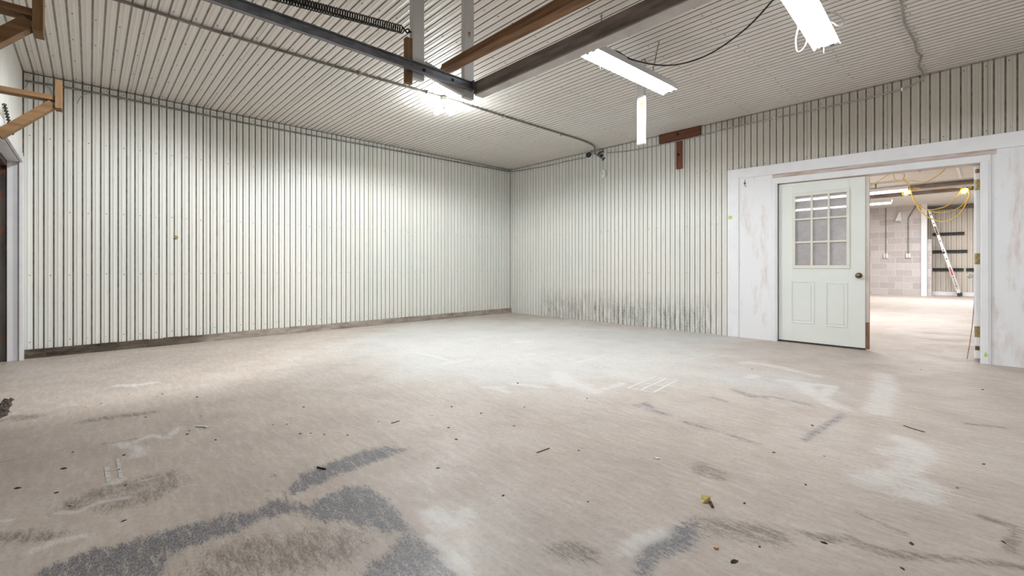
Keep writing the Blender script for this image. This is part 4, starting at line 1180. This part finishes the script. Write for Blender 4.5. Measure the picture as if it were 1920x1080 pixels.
def drop(x, zb, pts, lab, dbl=False):
    t = empty('outlet_drop', (x, 13.49, zb), lab, 'outlet')
    mb = MB(); mb.tube(spline(pts, 5), .012 if not dbl else .016, 8); part(mb, 'conduit', M['conduit_dark'], t)
    mb = MB(); mb.box(x - .055, x + .055, 13.43, 13.503, zb - .07, zb + .07); bx = part(mb, 'outlet_box', M['white_plastic'], t, .005)
    for dz in (.028, -.028):
        mb = MB(); mb.box(x - .018, x + .018, 13.425, 13.431, zb + dz - .014, zb + dz + .014); part(mb, 'socket_face', M['black'] if not dbl else M['cable'], t)
drop(4.48, 1.33, [(4.48, 13.485, 1.40), (4.48, 13.485, 2.1), (4.48, 13.485, 2.98)], 'outlet with dark sockets on a conduit, left on the block wall')
drop(5.06, 1.33, [(5.06, 13.48, 1.40), (5.06, 13.48, 2.0), (5.06, 13.48, 2.55), (5.09, 13.48, 2.64), (5.26, 13.48, 2.98)], 'outlet on the bent conduit, right on the block wall', True)
t = empty('emergency_light', (4.84, 13.45, 2.6), 'white wedge-shaped fixture high on the block wall', 'lamp')
mb = MB(); mb.add([(4.74, 13.32, 2.50), (4.90, 13.32, 2.46), (4.90, 13.50, 2.46), (4.74, 13.50, 2.50), (4.83, 13.40, 2.80), (4.88, 13.40, 2.78), (4.88, 13.50, 2.78), (4.83, 13.50, 2.80)],
       [(0, 1, 2, 3), (4, 7, 6, 5), (0, 4, 5, 1), (1, 5, 6, 2), (2, 6, 7, 3), (0, 3, 7, 4)]); part(mb, 'housing', M['lamp_white'], t, .006)
mb = MB(); mb.box(4.76, 4.89, 13.315, 13.32, 2.475, 2.50); part(mb, 'vent_slot', M['cable'], t)

# ------------------------------------------------------------------ scraps on the floor
def blob(r, seed):
    rnd = random.Random(seed); mb = MB()
    n, k = 7, 3; vs = []
    for i in range(k + 1):
        ph = (i / k) * PI / 2; rr = math.cos(ph)
        for j in range(n):
            a = 2 * PI * j / n; q = rnd.uniform(.65, 1.25)
            vs.append((math.cos(a) * r * rr * q * 1.3 if i < k else 0, math.sin(a) * r * rr * q if i < k else 0, max(0, math.sin(ph) * r * .55 * (q if i else 0))))
    fs = [(i * n + j, i * n + (j + 1) % n, (i + 1) * n + (j + 1) % n, (i + 1) * n + j) for i in range(k) for j in range(n)]
    mb.add(vs, fs); mb.add(vs[:n], [tuple(range(n))[::-1]])
    return mb
protos = [blob(.0072, s) for s in range(4)]
pm = [None] * 4
for i, (x, y) in enumerate(CRUMBS):
    q = i % 4
    if pm[q] is None:
        pm[q] = protos[q].build('dirt_crumb', M['crumb']); o = pm[q]
    else:
        o = pm[q].copy(); link(o)
    s = random.choice([.55, .7, .8, .9, 1.15]); o.location = (x, y, 0); o.rotation_euler = (0, 0, random.uniform(0, 6.28)); o.scale = (s * random.uniform(1, 1.6), s, s)
    tag(o, 'small dark crumb of dirt on the concrete floor', 'crumb', 'dark crumbs scattered on the floor')
def twig(pts, r, lab, mat, name='twig', cat='twig'):
    mb = MB(); n = len(pts)
    mb.tube(spline([(x, y, r) for x, y in pts], 5), r, 6); tag(mb.build(name, mat), lab, cat)
twig([(6.544, -2.881), (6.598, -2.914), (6.642, -2.929)], .0028, 'thin dark twig on the floor in front of the doorway', M['twig'])
twig([(4.389, -5.108), (4.386, -5.049)], .0022, 'short curved dark twig in the middle of the floor', M['twig'])
twig([(5.299, -4.775), (5.305, -4.682)], .0022, 'grey-brown splinter lying in the centre foreground', M['twig'])
twig([(4.697, -5.66), (4.746, -5.639)], .0035, 'dark bolt lying on the worn blue paint', M['dark_steel'], 'bolt', 'bolt')
mb = MB(); mb.bar((3.64, -5.988, .004), (3.698, -5.936, .004), .010, .007); mb.bar((3.692, -5.930, .004), (3.702, -5.950, .004), .012, .008)
tag(mb.build('plastic_stick', M['scrap_white']), 'white plastic stick on the floor left of centre', 'stick')
def flake(c, pts, h, lab, mat, name, cat):
    mb = MB(); mb.prism([(c[0] + a, c[1] + b) for a, b in pts], 0.0004, h, axis='z'); tag(mb.build(name, mat), lab, cat)
t = empty('wrapper_scrap', (6.11, -4.63, 0), 'crumpled yellow scrap in the right foreground', 'scrap')
mb = MB(); mb.add([(6.080, -4.615, .001), (6.100, -4.640, .001), (6.122, -4.615, .001), (6.095, -4.588, .001), (6.083, -4.612, .022), (6.102, -4.630, .010), (6.118, -4.610, .024), (6.097, -4.595, .012)],
       [(0, 1, 2, 3), (4, 7, 6, 5), (0, 4, 5, 1), (1, 5, 6, 2), (2, 6, 7, 3), (0, 3, 7, 4)]); part(mb, 'scrap', M['scrap_yellow'], t)
mb = MB(); mb.bar((6.118, -4.612, .004), (6.142, -4.646, .004), .010, .006); part(mb, 'dark_bit', M['crumb'], t)
flake((5.757, -4.383), [(-.014, -.008), (.004, -.012), (.016, .004), (.0, .010)], .004, 'white paint chip on the floor in the right half', M['scrap_white'], 'paint_chip', 'chip')
flake((4.423, -4.84), [(-.012, -.006), (.008, -.008), (.012, .006), (-.006, .008)], .003, 'small white paint chip beside the short dark twig', M['scrap_white'], 'paint_chip', 'chip')
flake((6.258, -4.898), [(-.006, -.004), (.005, -.006), (.007, .005), (-.004, .006)], .006, 'tiny orange scrap in the right foreground', M['scrap_orange'], 'orange_scrap', 'scrap')
mb = MB(); rnd = random.Random(3)
for k in range(26):
    tt = k / 25; x = 2.58 - .48 * tt; y = -6.868 - .008 * tt
    for _ in range(3):
        mb.lathe([(.018 * rnd.uniform(.5, 1.2), 0), (.014 * rnd.uniform(.5, 1), .012), (.002, .02)], 6, 0, Matrix.Translation((x + rnd.uniform(-.02, .02), y + rnd.uniform(-.02, .02), 0)))
o = mb.build('dead_leaves', M['crumb']); tag(o, 'line of dark leaf litter at the left edge of the floor', 'litter'); o['kind'] = 'stuff'
